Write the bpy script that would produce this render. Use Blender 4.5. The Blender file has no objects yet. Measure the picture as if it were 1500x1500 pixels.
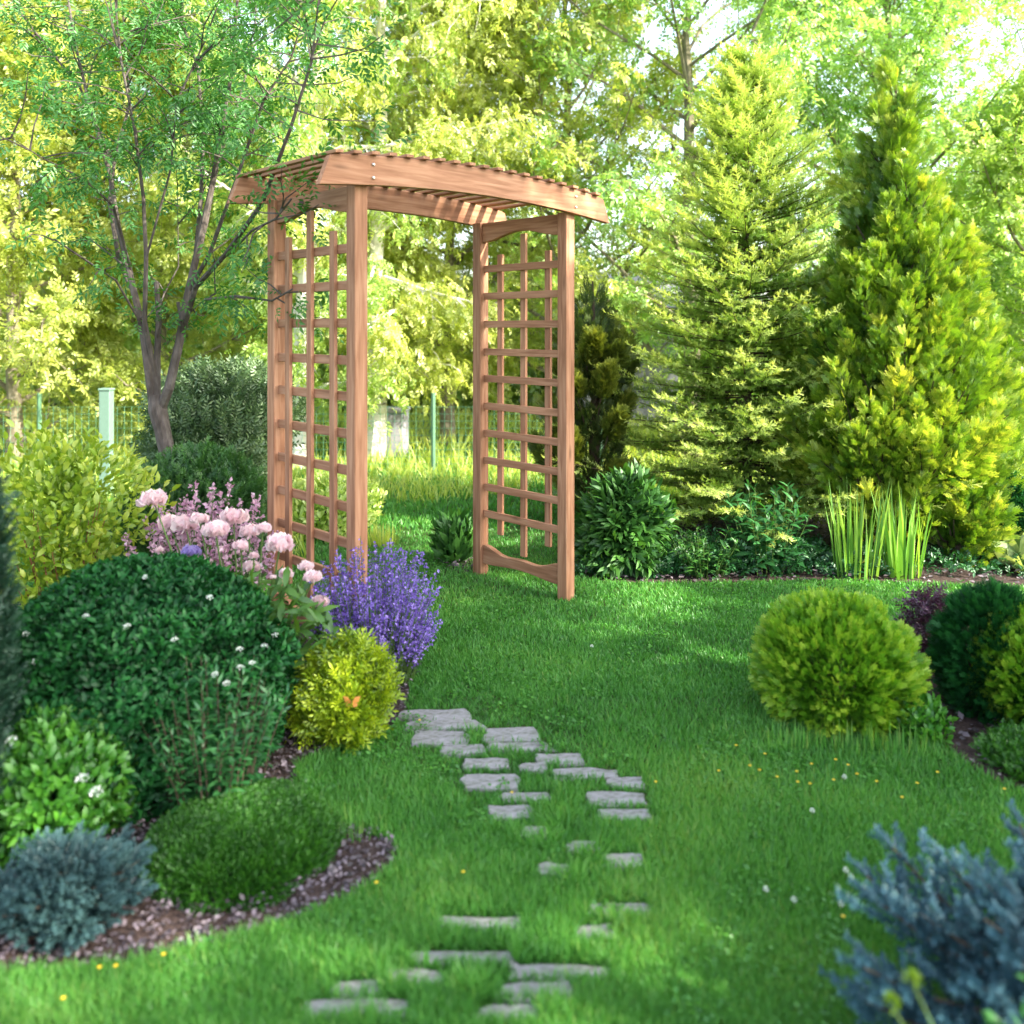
import bpy, math, random
import numpy as np
from mathutils import Vector, Matrix
R_ = math.radians
PI = math.pi
sc = bpy.context.scene
COL = sc.collection
CH = 1.44            # camera height
FP = 1280.0          # focal length in photo pixels (1500 px frame)
HZ = 480.0           # horizon row

def gd(py): return CH * FP / (py - HZ)                 # ground distance of a row
def wx(px, d): return (px - 750.0) / FP * d
def wz(py, d): return CH - (py - HZ) / FP * d
def gp(px, py):
    d = gd(py); return (wx(px, d), d)

# ------------------------------------------------------------------ props
def tag(o, label=None, cat=None, group=None, kind=None):
    if label: o['label'] = label
    if cat: o['category'] = cat
    if group: o['group'] = group
    if kind: o['kind'] = kind
    return o
def empty(name, loc, label, cat, group=None, rz=0):
    o = bpy.data.objects.new(name, None); COL.objects.link(o)
    o.location = loc; o.rotation_euler = (0, 0, rz); o.empty_display_size = .1
    return tag(o, label, cat, group)

# ------------------------------------------------------------------ materials
MATS = {}
def new_mat(name):
    m = bpy.data.materials.new(name); m.use_nodes = True
    nt = m.node_tree; nt.nodes.clear()
    out = nt.nodes.new('ShaderNodeOutputMaterial')
    return m, nt, out
def ramp(nt, cols, fac, pos=None):
    r = nt.nodes.new('ShaderNodeValToRGB'); e = r.color_ramp.elements
    n = len(cols)
    while len(e) < n: e.new(.5)
    for i, c in enumerate(cols):
        e[i].position = (pos[i] if pos else i / (n - 1)); e[i].color = (*c, 1)
    nt.links.new(fac, r.inputs[0]); return r.outputs[0]
def foliage(name, cols, trans=.35, gloss=.05, rough=.45, tcol=(1.15, 1.1, .5)):
    m, nt, out = new_mat(name); N = nt.nodes; L = nt.links
    a = N.new('ShaderNodeAttribute'); a.attribute_name = 'tint'
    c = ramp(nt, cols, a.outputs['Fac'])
    d = N.new('ShaderNodeBsdfDiffuse'); L.new(c, d.inputs[0])
    t = N.new('ShaderNodeBsdfTranslucent')
    mu = N.new('ShaderNodeMix'); mu.data_type = 'RGBA'; mu.blend_type = 'MULTIPLY'
    mu.inputs[0].default_value = 1; L.new(c, mu.inputs[6]); mu.inputs[7].default_value = (*[v * 1.25 for v in tcol], 1)
    L.new(mu.outputs[2], t.inputs[0])
    mx = N.new('ShaderNodeMixShader'); mx.inputs[0].default_value = trans
    L.new(d.outputs[0], mx.inputs[1]); L.new(t.outputs[0], mx.inputs[2])
    g = N.new('ShaderNodeBsdfGlossy'); g.inputs['Roughness'].default_value = rough
    g.inputs[0].default_value = (.9, 1, .95, 1)
    m2 = N.new('ShaderNodeMixShader'); m2.inputs[0].default_value = gloss
    L.new(mx.outputs[0], m2.inputs[1]); L.new(g.outputs[0], m2.inputs[2])
    L.new(m2.outputs[0], out.inputs[0]); return m
def noise_mat(name, cols, scale, rough=.85, bump=.3, detail=6, stretch=(1, 1, 1), coord='Object', pos=None, scale2=None, spec=.3):
    m, nt, out = new_mat(name); N = nt.nodes; L = nt.links
    b = N.new('ShaderNodeBsdfPrincipled'); L.new(b.outputs[0], out.inputs[0])
    b.inputs['Roughness'].default_value = rough
    b.inputs['Specular IOR Level'].default_value = spec
    tc = N.new('ShaderNodeTexCoord'); mp = N.new('ShaderNodeMapping')
    mp.inputs['Scale'].default_value = stretch
    L.new(tc.outputs[coord], mp.inputs[0])
    n = N.new('ShaderNodeTexNoise'); n.inputs['Scale'].default_value = scale; n.inputs['Detail'].default_value = detail
    n.inputs['Roughness'].default_value = .65
    L.new(mp.outputs[0], n.inputs['Vector'])
    fac = n.outputs['Fac']
    if scale2:
        n2 = N.new('ShaderNodeTexNoise'); n2.inputs['Scale'].default_value = scale2; n2.inputs['Detail'].default_value = 3
        L.new(mp.outputs[0], n2.inputs['Vector'])
        mm = N.new('ShaderNodeMath'); mm.operation = 'ADD'; L.new(fac, mm.inputs[0]); L.new(n2.outputs['Fac'], mm.inputs[1])
        m3 = N.new('ShaderNodeMath'); m3.operation = 'MULTIPLY'; m3.inputs[1].default_value = .5; L.new(mm.outputs[0], m3.inputs[0]); fac = m3.outputs[0]
    c = ramp(nt, cols, fac, pos or [.3 + .4 * i / (len(cols) - 1) for i in range(len(cols))])
    L.new(c, b.inputs['Base Color'])
    bp = N.new('ShaderNodeBump'); bp.inputs['Strength'].default_value = bump; bp.inputs['Distance'].default_value = .01
    L.new(fac, bp.inputs['Height']); L.new(bp.outputs[0], b.inputs['Normal'])
    return m
def wood_mat():
    m, nt, out = new_mat('cedar_wood'); N = nt.nodes; L = nt.links
    b = N.new('ShaderNodeBsdfPrincipled'); L.new(b.outputs[0], out.inputs[0])
    b.inputs['Roughness'].default_value = .62; b.inputs['Specular IOR Level'].default_value = .25
    a = N.new('ShaderNodeAttribute'); a.attribute_name = 'grain'
    mp = N.new('ShaderNodeMapping'); mp.inputs['Scale'].default_value = (1.6, 22, 22)
    L.new(a.outputs['Vector'], mp.inputs[0])
    n = N.new('ShaderNodeTexNoise'); n.inputs['Scale'].default_value = 2.2; n.inputs['Detail'].default_value = 5; n.inputs['Distortion'].default_value = .6
    L.new(mp.outputs[0], n.inputs['Vector'])
    mp2 = N.new('ShaderNodeMapping'); mp2.inputs['Scale'].default_value = (1.2, 5, 5); L.new(a.outputs['Vector'], mp2.inputs[0])
    n2 = N.new('ShaderNodeTexNoise'); n2.inputs['Scale'].default_value = 1.6; n2.inputs['Detail'].default_value = 3; L.new(mp2.outputs[0], n2.inputs['Vector'])
    # a few knots
    mp3 = N.new('ShaderNodeMapping'); mp3.inputs['Scale'].default_value = (2.2, 9, 9); L.new(a.outputs['Vector'], mp3.inputs[0])
    v = N.new('ShaderNodeTexVoronoi'); v.inputs['Scale'].default_value = 1.0; L.new(mp3.outputs[0], v.inputs['Vector'])
    kr = ramp(nt, [(.25, .25, .25), (1, 1, 1), (1, 1, 1)], v.outputs['Distance'], [.03, .12, 1])
    c1 = ramp(nt, [(.28, .128, .068), (.41, .205, .118), (.52, .29, .178)], n.outputs['Fac'], [.3, .5, .7])
    c2 = ramp(nt, [(.80, .76, .73), (1.0, .98, .97), (1.1, 1.1, 1.1)], n2.outputs['Fac'], [.3, .5, .7])
    m1 = N.new('ShaderNodeMix'); m1.data_type = 'RGBA'; m1.blend_type = 'MULTIPLY'; m1.inputs[0].default_value = 1
    L.new(c1, m1.inputs[6]); L.new(c2, m1.inputs[7])
    m2 = N.new('ShaderNodeMix'); m2.data_type = 'RGBA'; m2.blend_type = 'MULTIPLY'; m2.inputs[0].default_value = .6
    L.new(m1.outputs[2], m2.inputs[6]); L.new(kr, m2.inputs[7])
    oi = N.new('ShaderNodeObjectInfo'); rr = N.new('ShaderNodeMapRange'); rr.inputs[3].default_value = .80; rr.inputs[4].default_value = 1.12; L.new(oi.outputs['Random'], rr.inputs[0])
    hv = N.new('ShaderNodeHueSaturation'); L.new(rr.outputs[0], hv.inputs['Value']); L.new(m2.outputs[2], hv.inputs['Color'])
    L.new(hv.outputs[0], b.inputs['Base Color'])
    bp = N.new('ShaderNodeBump'); bp.inputs['Strength'].default_value = .25; bp.inputs['Distance'].default_value = .002
    L.new(n.outputs['Fac'], bp.inputs['Height']); L.new(bp.outputs[0], b.inputs['Normal'])
    return m
def plain(name, col, rough=.5, metal=0):
    return_m, nt, out = new_mat(name); N = nt.nodes
    b = N.new('ShaderNodeBsdfPrincipled'); nt.links.new(b.outputs[0], out.inputs[0])
    b.inputs['Roughness'].default_value = rough; b.inputs['Metallic'].default_value = metal
    n = N.new('ShaderNodeTexNoise'); n.inputs['Scale'].default_value = 30
    c = ramp(nt, [tuple(v * .82 for v in col), col], n.outputs['Fac'], [.35, .65]); nt.links.new(c, b.inputs['Base Color'])
    return return_m

M = dict(
    wood=wood_mat(),
    bolt=plain('zinc_bolt', (.7, .7, .68), .3, 1),
    badge=plain('dark_badge', (.06, .03, .02), .5),
    soil=noise_mat('meadow_soil', [(.02, .03, .008), (.035, .07, .012), (.06, .1, .02)], 3, scale2=40),
    mulch=noise_mat('bark_mulch', [(.012, .008, .007), (.05, .032, .028), (.10, .07, .062)], 30, scale2=90, bump=.8),
    stone=noise_mat('path_stone', [(.07, .10, .04), (.20, .20, .19), (.29, .28, .295), (.38, .365, .385)], 9, scale2=60, bump=.5, stretch=(1, 2.4, 1)),
    bark=noise_mat('grey_brown_bark', [(.04, .03, .025), (.10, .082, .074), (.19, .165, .15)], 9, scale2=40, bump=.9, stretch=(1, 1, .35)),
    bgbark=noise_mat('pale_tree_bark', [(.10, .085, .06), (.22, .19, .14), (.36, .32, .26)], 9, scale2=40, bump=.9, stretch=(1, 1, .35)),
    darkbark=noise_mat('dark_bark', [(.03, .02, .014), (.07, .05, .035), (.12, .09, .06)], 12, bump=.9, stretch=(1, 1, .3)),
    birch=noise_mat('white_birch_bark', [(.12, .10, .09), (.62, .58, .54), (.8, .77, .74)], 3, bump=.3, stretch=(.6, .6, 3.5), pos=[.3, .4, .7]),
    chip=foliage('bark_chips', [(.03, .022, .026), (.12, .092, .108), (.26, .21, .25)], trans=0, gloss=.04, rough=.6),
    grass=foliage('lawn_grass_blades', [(.028, .12, .02), (.075, .27, .045), (.14, .38, .07), (.30, .42, .10)], trans=.35, gloss=.035),
    meadow=foliage('meadow_grass_blades', [(.22, .36, .04), (.45, .56, .08), (.66, .66, .2)], trans=.4),
    treeleaf=foliage('garden_tree_leaf', [(.03, .12, .025), (.07, .23, .05), (.16, .34, .08)], trans=.4, gloss=.03),
    yellowleaf=foliage('sunny_yellow_green_leaf', [(.28, .36, .07), (.50, .56, .12), (.74, .74, .32)], trans=.55, tcol=(1.1, 1.1, .7)),
    midleaf=foliage('mid_green_tree_leaf', [(.19, .33, .06), (.39, .54, .11), (.64, .70, .28)], trans=.55, tcol=(1.1, 1.1, .7)),
    mapleleaf=foliage('maple_tree_leaf', [(.16, .33, .07), (.34, .54, .12), (.60, .70, .28)], trans=.55, tcol=(1.1, 1.1, .7), gloss=.07),
    spruce=foliage('spruce_needle', [(.05, .13, .02), (.22, .37, .06), (.58, .68, .22)], trans=.35),
    thuja=foliage('golden_thuja_scale_leaf', [(.03, .13, .012), (.20, .35, .025), (.68, .70, .12)], trans=.35),
    globe=foliage('golden_globe_scale_leaf', [(.02, .12, .006), (.15, .38, .016), (.52, .66, .06)], trans=.25),
    yew=foliage('golden_yew_needle', [(.02, .05, .012), (.12, .17, .022), (.44, .46, .08)], trans=.35),
    darkshrub=foliage('dark_shrub_leaf', [(.003, .026, .008), (.008, .065, .016), (.025, .15, .03)], trans=.25, gloss=.018),
    lightshrub=foliage('light_shrub_leaf', [(.02, .11, .01), (.05, .22, .018), (.12, .36, .03)], trans=.35),
    herb=foliage('lance_herb_leaf', [(.012, .07, .02), (.025, .13, .035), (.06, .21, .05)], trans=.3),
    cushion=foliage('cushion_conifer_needle', [(.006, .04, .004), (.02, .11, .006), (.06, .22, .012)], trans=.2),
    bluesp=foliage('blue_spruce_needle', [(.002, .013, .018), (.010, .043, .06), (.055, .15, .20)], trans=.1, tcol=(1, 1, 1)),
    greysp=foliage('grey_blue_spruce_needle', [(.003, .014, .017), (.012, .04, .044), (.06, .135, .14)], trans=.1, tcol=(1, 1, 1)),
    juniper=foliage('dark_juniper_needle', [(.006, .03, .02), (.012, .05, .03), (.03, .09, .05)], trans=.15),
    spirea=foliage('golden_spirea_leaf', [(.03, .09, .004), (.22, .35, .010), (.52, .62, .02)], trans=.35),
    silver=foliage('silver_willow_leaf', [(.03, .08, .025), (.07, .14, .05), (.15, .23, .09)], trans=.3, tcol=(1, 1, .8)),
    lowbush=foliage('low_bush_leaf', [(.015, .06, .015), (.03, .11, .025), (.07, .19, .035)], trans=.3),
    bigleaf=foliage('yellow_green_big_leaf', [(.10, .22, .015), (.26, .40, .03), (.50, .56, .07)], trans=.4),
    peonyleaf=foliage('peony_leaf', [(.03, .10, .012), (.07, .18, .02), (.14, .27, .03)], trans=.3),
    darkleaf=foliage('dark_border_leaf', [(.012, .05, .012), (.03, .11, .02), (.08, .22, .035)], trans=.25, gloss=.03),
    iris=foliage('iris_leaf', [(.08, .22, .03), (.18, .40, .06), (.38, .58, .12)], trans=.35),
    hosta=foliage('variegated_hosta_leaf', [(.10, .22, .05), (.3, .4, .15), (.6, .65, .35)], trans=.3),
    purpleleaf=foliage('dark_purple_leaf', [(.02, .006, .012), (.06, .015, .04), (.15, .05, .13)], trans=.25, gloss=.08, tcol=(1.2, .5, .8)),
    catmint=foliage('catmint_flower', [(.12, .06, .34), (.25, .14, .60), (.44, .30, .84)], trans=.3, tcol=(1, 1, 1)),
    catleaf=foliage('catmint_leaf', [(.04, .08, .04), (.08, .14, .07), (.13, .21, .1)], trans=.3, tcol=(1, 1, 1)),
    pinkspike=foliage('pink_lilac_flower', [(.42, .2, .34), (.62, .36, .5), (.78, .55, .68)], trans=.35, tcol=(1, .9, .9)),
    petal=foliage('peony_petal', [(.78, .5, .56), (.88, .70, .74), (.93, .86, .86)], trans=.35, gloss=.02, tcol=(1, .85, .85)),
    lilacpetal=foliage('lilac_petal', [(.38, .3, .68), (.5, .42, .78), (.6, .52, .85)], trans=.35, tcol=(1, .9, 1)),
    white=foliage('white_blossom', [(.6, .66, .6), (.75, .8, .76), (.85, .88, .85)], trans=.3, tcol=(1, 1, 1)),
    buttercup=foliage('yellow_flower', [(.75, .45, .01), (.85, .6, .02), (.9, .7, .04)], trans=.2, tcol=(1, 1, .6)),
    orange=foliage('orange_wing', [(.7, .22, .05), (.8, .32, .09), (.85, .4, .15)], trans=.3, tcol=(1, .8, .6)),
    stem=plain('green_stem', (.09, .17, .03), .6),
    redstem=plain('reddish_stem', (.3, .12, .05), .6),
    fencegreen=plain('green_fence_paint', (.10, .22, .13), .6),
    fencepale=plain('pale_fence_paint', (.16, .27, .21), .6),
    wire=plain('coated_wire', (.12, .32, .22), .5),
    shedwall=noise_mat('pale_shed_board', [(.17, .18, .22), (.22, .23, .28), (.28, .29, .35)], 2, stretch=(9, 9, .4)),
    shedroof=plain('grey_roof', (.28, .28, .32), .7),
    shedglass=plain('dark_pane', (.06, .08, .1), .15),
)

# ------------------------------------------------------------------ mesh makers
def link(name, me, mat, parent=None):
    o = bpy.data.objects.new(name, me); COL.objects.link(o)
    if mat is not None and not me.materials: me.materials.append(mat)
    if parent: o.parent = parent
    return o
def tri_mesh(name, V, F, tint=None):
    me = bpy.data.meshes.new(name)
    V = np.ascontiguousarray(V, dtype=np.float32); F = np.ascontiguousarray(F, dtype=np.int32)
    me.vertices.add(len(V)); me.vertices.foreach_set('co', V.ravel())
    me.loops.add(F.size); me.loops.foreach_set('vertex_index', F.ravel())
    me.polygons.add(len(F)); me.polygons.foreach_set('loop_start', np.arange(0, F.size, 3, dtype=np.int32))
    if tint is not None:
        a = me.attributes.new('tint', 'FLOAT', 'POINT'); a.data.foreach_set('value', np.ascontiguousarray(np.clip(tint, 0, 1), dtype=np.float32))
    me.update(calc_edges=True)
    return me
def unit(a): return a / (np.linalg.norm(a, axis=-1, keepdims=True) + 1e-9)
def stamp(T, P, Y, Z, S, tint):
    """copies of template T=(V,F,dt) at P with long axis Y, normal Z, scale S (N,) or (N,3)"""
    V, F, dt = T
    Y = unit(Y); Z = unit(Z - (Z * Y).sum(1, keepdims=True) * Y); X = np.cross(Y, Z)
    S = np.asarray(S)
    if S.ndim == 1: S = np.repeat(S[:, None], 3, 1)
    n = len(P); k = len(V)
    W = V[None, :, :] * S[:, None, :]
    out = P[:, None, :] + W[..., 0:1] * X[:, None, :] + W[..., 1:2] * Y[:, None, :] + W[..., 2:3] * Z[:, None, :]
    FF = F[None] + (np.arange(n) * k)[:, None, None]
    tt = np.asarray(tint)[:, None] + dt[None, :]
    return out.reshape(-1, 3), FF.reshape(-1, 3), tt.reshape(-1)
def cat(parts):
    Vs, Fs, Ts, o = [], [], [], 0
    for V, F, t in parts:
        Vs.append(V); Fs.append(F + o); Ts.append(t); o += len(V)
    return np.concatenate(Vs), np.concatenate(Fs), np.concatenate(Ts)
def add(name, parts, mat, parent=None):
    V, F, t = cat(parts); return link(name, tri_mesh(name, V, F, t), mat, parent)
def rnd(rng, n): return unit(rng.normal(size=(n, 3)))

# templates: unit length along +Y
def T_leaf(w=.5, fold=.18):
    V = np.array([(0, 0, 0), (-w / 2, .45, fold * w), (0, 1, -.06), (w / 2, .45, fold * w)], float)
    return V, np.array([(0, 2, 1), (0, 3, 2)]), np.zeros(4)
def T_leaf2(w=.45, fold=.25, curl=.2):
    V = np.array([(0, 0, 0), (0, .5, .03), (0, 1, -curl), (-w * .42, .25, fold * w), (-w * .46, .65, fold * w - curl * .4),
                  (w * .42, .25, fold * w), (w * .46, .65, fold * w - curl * .4)], float)
    F = [(0, 1, 3), (3, 1, 4), (1, 2, 4), (0, 5, 1), (5, 6, 1), (1, 6, 2)]
    return V, np.array(F), np.array([-.05, 0, .08, 0, .04, 0, .04])
def T_blade(w=.1, bend=.25):
    V = np.array([(-w / 2, 0, 0), (w / 2, 0, 0), (-w * .38, .55, bend * .3), (w * .38, .55, bend * .3), (0, 1, bend)], float)
    return V, np.array([(0, 1, 3), (0, 3, 2), (2, 3, 4)]), np.array([-.15, -.15, 0, 0, .12])
def T_sprig(rng, k=7, w=.38, ll=.42, droop=.15):
    """a twig with k alternate leaves, unit length"""
    parts = []
    Vs = np.array([(-.008, 0, 0), (.008, 0, 0), (0, .85, 0)]); parts.append((Vs, np.array([(0, 1, 2)]), np.full(3, -.3)))
    P, Y, Z, S = [], [], [], []
    for i in range(k):
        t = .12 + .88 * i / (k - 1); s = -1 if i % 2 else 1
        if i == k - 1: s = 0
        P.append((0, t * .85, 0)); Y.append((s * .8, .6, rng.uniform(-.35, .2) - droop)); Z.append((rng.uniform(-.3, .3), 0, 1)); S.append(ll * rng.uniform(.75, 1.1))
    parts.append(stamp(T_leaf(w), np.array(P, float), np.array(Y), np.array(Z), np.array(S), rng.uniform(-.12, .12, k)))
    return cat(parts)
def T_shoot(rng, k=26, nl=.2, w=.03, flat=.6, up=.25):
    """conifer shoot: needles around a stem"""
    V = [(-.012, 0, 0), (.012, 0, 0), (0, 1, 0)]; F = [(0, 1, 2)]; D = [-.3, -.3, -.1]
    for i in range(k):
        t = i / k; a = rng.uniform(0, 2 * PI)
        d = np.array([math.cos(a), rng.uniform(.5, 1.0), math.sin(a) * flat + up * .3]); d /= np.linalg.norm(d)
        b = np.array([0, t * .95, 0]); L = nl * rng.uniform(.8, 1.1) * (1 - .3 * t)
        s = np.cross(d, [0.2, .3, 1]); s /= np.linalg.norm(s) + 1e-6
        n = len(V); V += [tuple(b - s * w / 2), tuple(b + s * w / 2), tuple(b + d * L + s * w * .25), tuple(b + d * L - s * w * .25)]
        F += [(n, n + 1, n + 2), (n, n + 2, n + 3)]; D += [.05 + .2 * t] * 4
    return np.array(V, float), np.array(F), np.array(D) - .05
def T_fan(rng, k=11, w=.055):
    """flat scale-leaf spray of a thuja"""
    V, F, D = [], [], []
    def bar(a, b, w0, d0):
        a = np.array(a); b = np.array(b); s = np.array([(b - a)[1], -(b - a)[0], 0]); s = s / np.linalg.norm(s) * w0
        n = len(V); m = a + (b - a) * .5
        V.extend([tuple(a - s * .3), tuple(m + s), tuple(b), tuple(m - s)]); F.extend([(n, n + 1, n + 2), (n, n + 2, n + 3)]); D.extend([d0 - .12, d0, d0 + .16, d0])
    bar((0, 0, 0), (0, 1, 0), w * .6, 0)
    for i in range(k):
        t = .12 + .75 * i / k; s = 1 if i % 2 else -1
        L = .5 * (1 - t * .6) * rng.uniform(.8, 1.2); a = rng.uniform(.55, .8)
        p = (0, t, 0); q = (s * math.sin(a) * L, t + math.cos(a) * L, rng.uniform(-.06, .06)); bar(p, q, w * .55, 0)
        p2 = (s * math.sin(a) * L * .45, t + math.cos(a) * L * .45, 0)
        bar(p2, (p2[0] + s * .02, p2[1] + L * .5, rng.uniform(-.05, .05)), w * .45, .03)
    return np.array(V, float), np.array(F), np.array(D)
G0 = np.random.default_rng(5)
TL, TL2, TLN, TB = T_leaf(), T_leaf2(), T_leaf2(.26, .2, .3), T_blade()
SPR = [T_sprig(G0) for _ in range(3)]; SPRF = T_sprig(G0, 6, .5, .5)
SHO = [T_shoot(G0, 30, .24, .045) for _ in range(2)]; SHB = T_shoot(G0, 64, .32, .045, 1.0, .25)
FAN = [T_fan(G0) for _ in range(3)]

class MB:
    def __init__(s): s.v = []; s.f = []; s.g = []
    def tube(s, pts, rad, n=6, cap=True):
        pts = [Vector(p) for p in pts]; b0 = len(s.v)
        if not hasattr(rad, '__len__'): rad = [rad] * len(pts)
        up = None
        for i, p in enumerate(pts):
            t = (pts[min(i + 1, len(pts) - 1)] - pts[max(i - 1, 0)]).normalized()
            if up is None: up = t.orthogonal().normalized()
            up = (up - up.dot(t) * t).normalized(); sd = t.cross(up)
            for k in range(n):
                a = 2 * PI * k / n; s.v.append(p + (up * math.cos(a) + sd * math.sin(a)) * rad[i])
        for i in range(len(pts) - 1):
            for k in range(n):
                a = b0 + i * n + k; b = b0 + i * n + (k + 1) % n; s.f.append((a, b, b + n, a + n))
        if cap:
            s.f.append(tuple(b0 + k for k in reversed(range(n)))); e = b0 + (len(pts) - 1) * n; s.f.append(tuple(e + k for k in range(n)))
    def box(s, lo, hi):
        b = len(s.v)
        for z in (lo[2], hi[2]):
            for x, y in ((lo[0], lo[1]), (hi[0], lo[1]), (hi[0], hi[1]), (lo[0], hi[1])): s.v.append(Vector((x, y, z)))
        s.f += [tuple(b + i for i in q) for q in ((0, 3, 2, 1), (4, 5, 6, 7), (0, 1, 5, 4), (1, 2, 6, 5), (2, 3, 7, 6), (3, 0, 4, 7))]
    def board(s, o, L, Wd, T, ln, w, t, n=1, top=None, bot=None, cut=0, rs=0):
        """board from o along L (length ln), width Wd (w), thickness T (t), top/bot edge offsets f(u)"""
        o, L, Wd, T = Vector(o), Vector(L), Vector(Wd), Vector(T); b = len(s.v)
        for i in range(n + 1):
            u = i / n; a = u * ln
            tp = w + (top(u) if top else 0); bt = (bot(u) if bot else 0)
            for (h, c) in ((bt, 0), (tp, 1)):
                aa = a
                if cut and i == 0: aa = a + (cut if c else 0)
                if cut and i == n: aa = a - (cut if c else 0)
                for k in (0, t):
                    s.v.append(o + L * aa + Wd * h + T * k); s.g.append((aa + rs * 3.1, h + rs * 1.7, k + rs * .9))
        for i in range(n):
            p = b + i * 4; q = p + 4
            s.f += [(p, p + 1, q + 1, q), (p + 3, p + 2, q + 2, q + 3), (p + 2, p, q, q + 2), (p + 1, p + 3, q + 3, q + 1)]
        s.f += [(b, b + 2, b + 3, b + 1)]; e = b + 4 * n; s.f += [(e, e + 1, e + 3, e + 2)]
    def build(s, name, mat, parent=None, smooth=False, bevel=0):
        me = bpy.data.meshes.new(name); me.from_pydata([tuple(v) for v in s.v], [], s.f)
        if s.g and len(s.g) == len(s.v):
            a = me.attributes.new('grain', 'FLOAT_VECTOR', 'POINT'); a.data.foreach_set('vector', [c for g in s.g for c in g])
        import bmesh
        bm = bmesh.new(); bm.from_mesh(me); bmesh.ops.recalc_face_normals(bm, faces=bm.faces)
        bm.to_mesh(me); bm.free()
        if not smooth: me.shade_flat()
        o = link(name, me, mat, parent)
        if bevel:
            m = o.modifiers.new('bevel', 'BEVEL'); m.width = bevel; m.segments = 2; m.limit_method = 'ANGLE'; m.angle_limit = R_(40)
        return o

# ------------------------------------------------------------------ shells (bushes, conifers)
def lump_fn(rng, amp, k=6):
    q = [(rng.integers(1, 6), rng.uniform(2, 9), rng.uniform(0, 6.28), rng.uniform(.4, 1)) for _ in range(k)]
    def f(th, t): return 1 + amp * sum(w * np.sin(a * th + b * t + c) for a, b, c, w in q) / math.sqrt(k)
    return f
PROF = dict(
    ball=lambda t: np.sqrt(np.clip(1 - (2 * t - 1) ** 2, 0, 1)),
    dome=lambda t: np.sqrt(np.clip(1 - (t * 1.18 - .18) ** 2, 0, 1)),
    globe=lambda t: np.sqrt(np.clip(1 - (1.7 * t - .7) ** 2, 0, 1)),
    box=lambda t: np.clip(1 - np.abs(1.6 * t - .6) ** 2.15, 0, 1) ** (1 / 2.15),
    cone=lambda t: np.clip((1 - t), 0, 1) ** .8 * (.55 + .45 * np.clip(t / .12, 0, 1)),
    spire=lambda t: np.clip((1 - t), 0, 1) ** 1.0 * (.62 + .38 * np.clip(t / .2, 0, 1)) * 1.22,
    column=lambda t: np.clip(1 - t ** 4, 0, 1) ** .6 * (.8 + .2 * np.clip(t / .2, 0, 1)),
    vase=lambda t: (.45 + .55 * np.clip(t / .6, 0, 1)) * np.clip(1 - np.clip((t - .6) / .4, 0, 1) ** 2.4, 0, 1) ** .5,
)
def shell(rng, n, Rr, h, prof, amp=.1, inner=.65, z0=0, hole=.16):
    p = PROF[prof]; tt = np.linspace(.0, 1, 200); r = p(tt)
    dr = np.gradient(r * Rr, tt * h); w = (r * Rr + .02 * Rr) * np.sqrt(1 + np.clip(dr, -30, 30) ** 2)
    cdf = np.cumsum(w); cdf /= cdf[-1]
    t = np.interp(rng.random(n), cdf, tt); th = rng.uniform(0, 2 * PI, n)
    lf = lump_fn(rng, amp)(th, t)
    fr = 1 - (1 - inner) * rng.random(n) ** 1.7
    cf = sum(np.sin(a_ * th + b_ * t + c_) * np.sin(d_ * th - e_ * t) for a_, b_, c_, d_, e_ in [(rng.integers(3, 8), rng.uniform(6, 16), rng.uniform(0, 6), rng.integers(2, 7), rng.uniform(8, 20)) for _ in range(4)]) / 2
    fr = fr * (1 - hole * np.clip(cf + .15, 0, 1.2)) + .04 * np.clip(-cf, 0, 1) * (hole > 0)
    rr = p(t) * Rr * lf * fr
    zz = h * (.5 + (t - .5) * (fr * .5 + .5) * (lf * .4 + .6))
    P = np.stack([rr * np.cos(th), rr * np.sin(th), z0 + zz], 1)
    sl = np.interp(t, tt, dr); nr = np.stack([np.cos(th), np.sin(th), -np.clip(sl, -6, 6)], 1)
    return P, unit(nr), fr, t
def site(cx, w, top, base, deep=.8):
    d0 = gd(base); r = w / 2 / FP * d0
    for _ in range(5): dc = d0 + r * deep; r = w / 2 / FP * dc
    return wx(cx, dc), dc, r, wz(top, dc)
def leaves(rng, T, P, nr, fr, size, up=.4, out=.7, ran=.7, fac=.6, tb=.1, tr=.5, tf=.4):
    n = len(P)
    Y = nr * out + rnd(rng, n) * ran + np.array([0, 0, up]); Z = nr * fac + rnd(rng, n) * (1 - fac) + np.array([0, 0, .25])
    S = size * rng.uniform(.65, 1.25, n)
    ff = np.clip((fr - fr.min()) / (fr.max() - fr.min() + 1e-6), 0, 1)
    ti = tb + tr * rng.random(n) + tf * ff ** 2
    if isinstance(T, list):
        idx = rng.integers(0, len(T), n)
        return [stamp(T[k], P[idx == k], Y[idx == k], Z[idx == k], S[idx == k], ti[idx == k]) for k in range(len(T))]
    return [stamp(T, P, Y, Z, S, ti)]
def stems(root, rng, Rr, h, n, rad, mat, name='stem', z1=.7):
    mb = MB()
    for _ in range(n):
        a = rng.uniform(0, 2 * PI); q = rng.uniform(.1, .75) * Rr; hh = h * z1 * rng.uniform(.7, 1)
        s = Vector((math.cos(a) * q * .2, math.sin(a) * q * .2, -.02)); e = Vector((math.cos(a) * q, math.sin(a) * q, hh))
        mid = s.lerp(e, .5) + Vector((rng.normal() * .02, rng.normal() * .02, .03 * h))
        mb.tube([s, mid, e], [rad, rad * .7, rad * .3], 5)
    return mb.build(name, mat, root, True)
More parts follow.
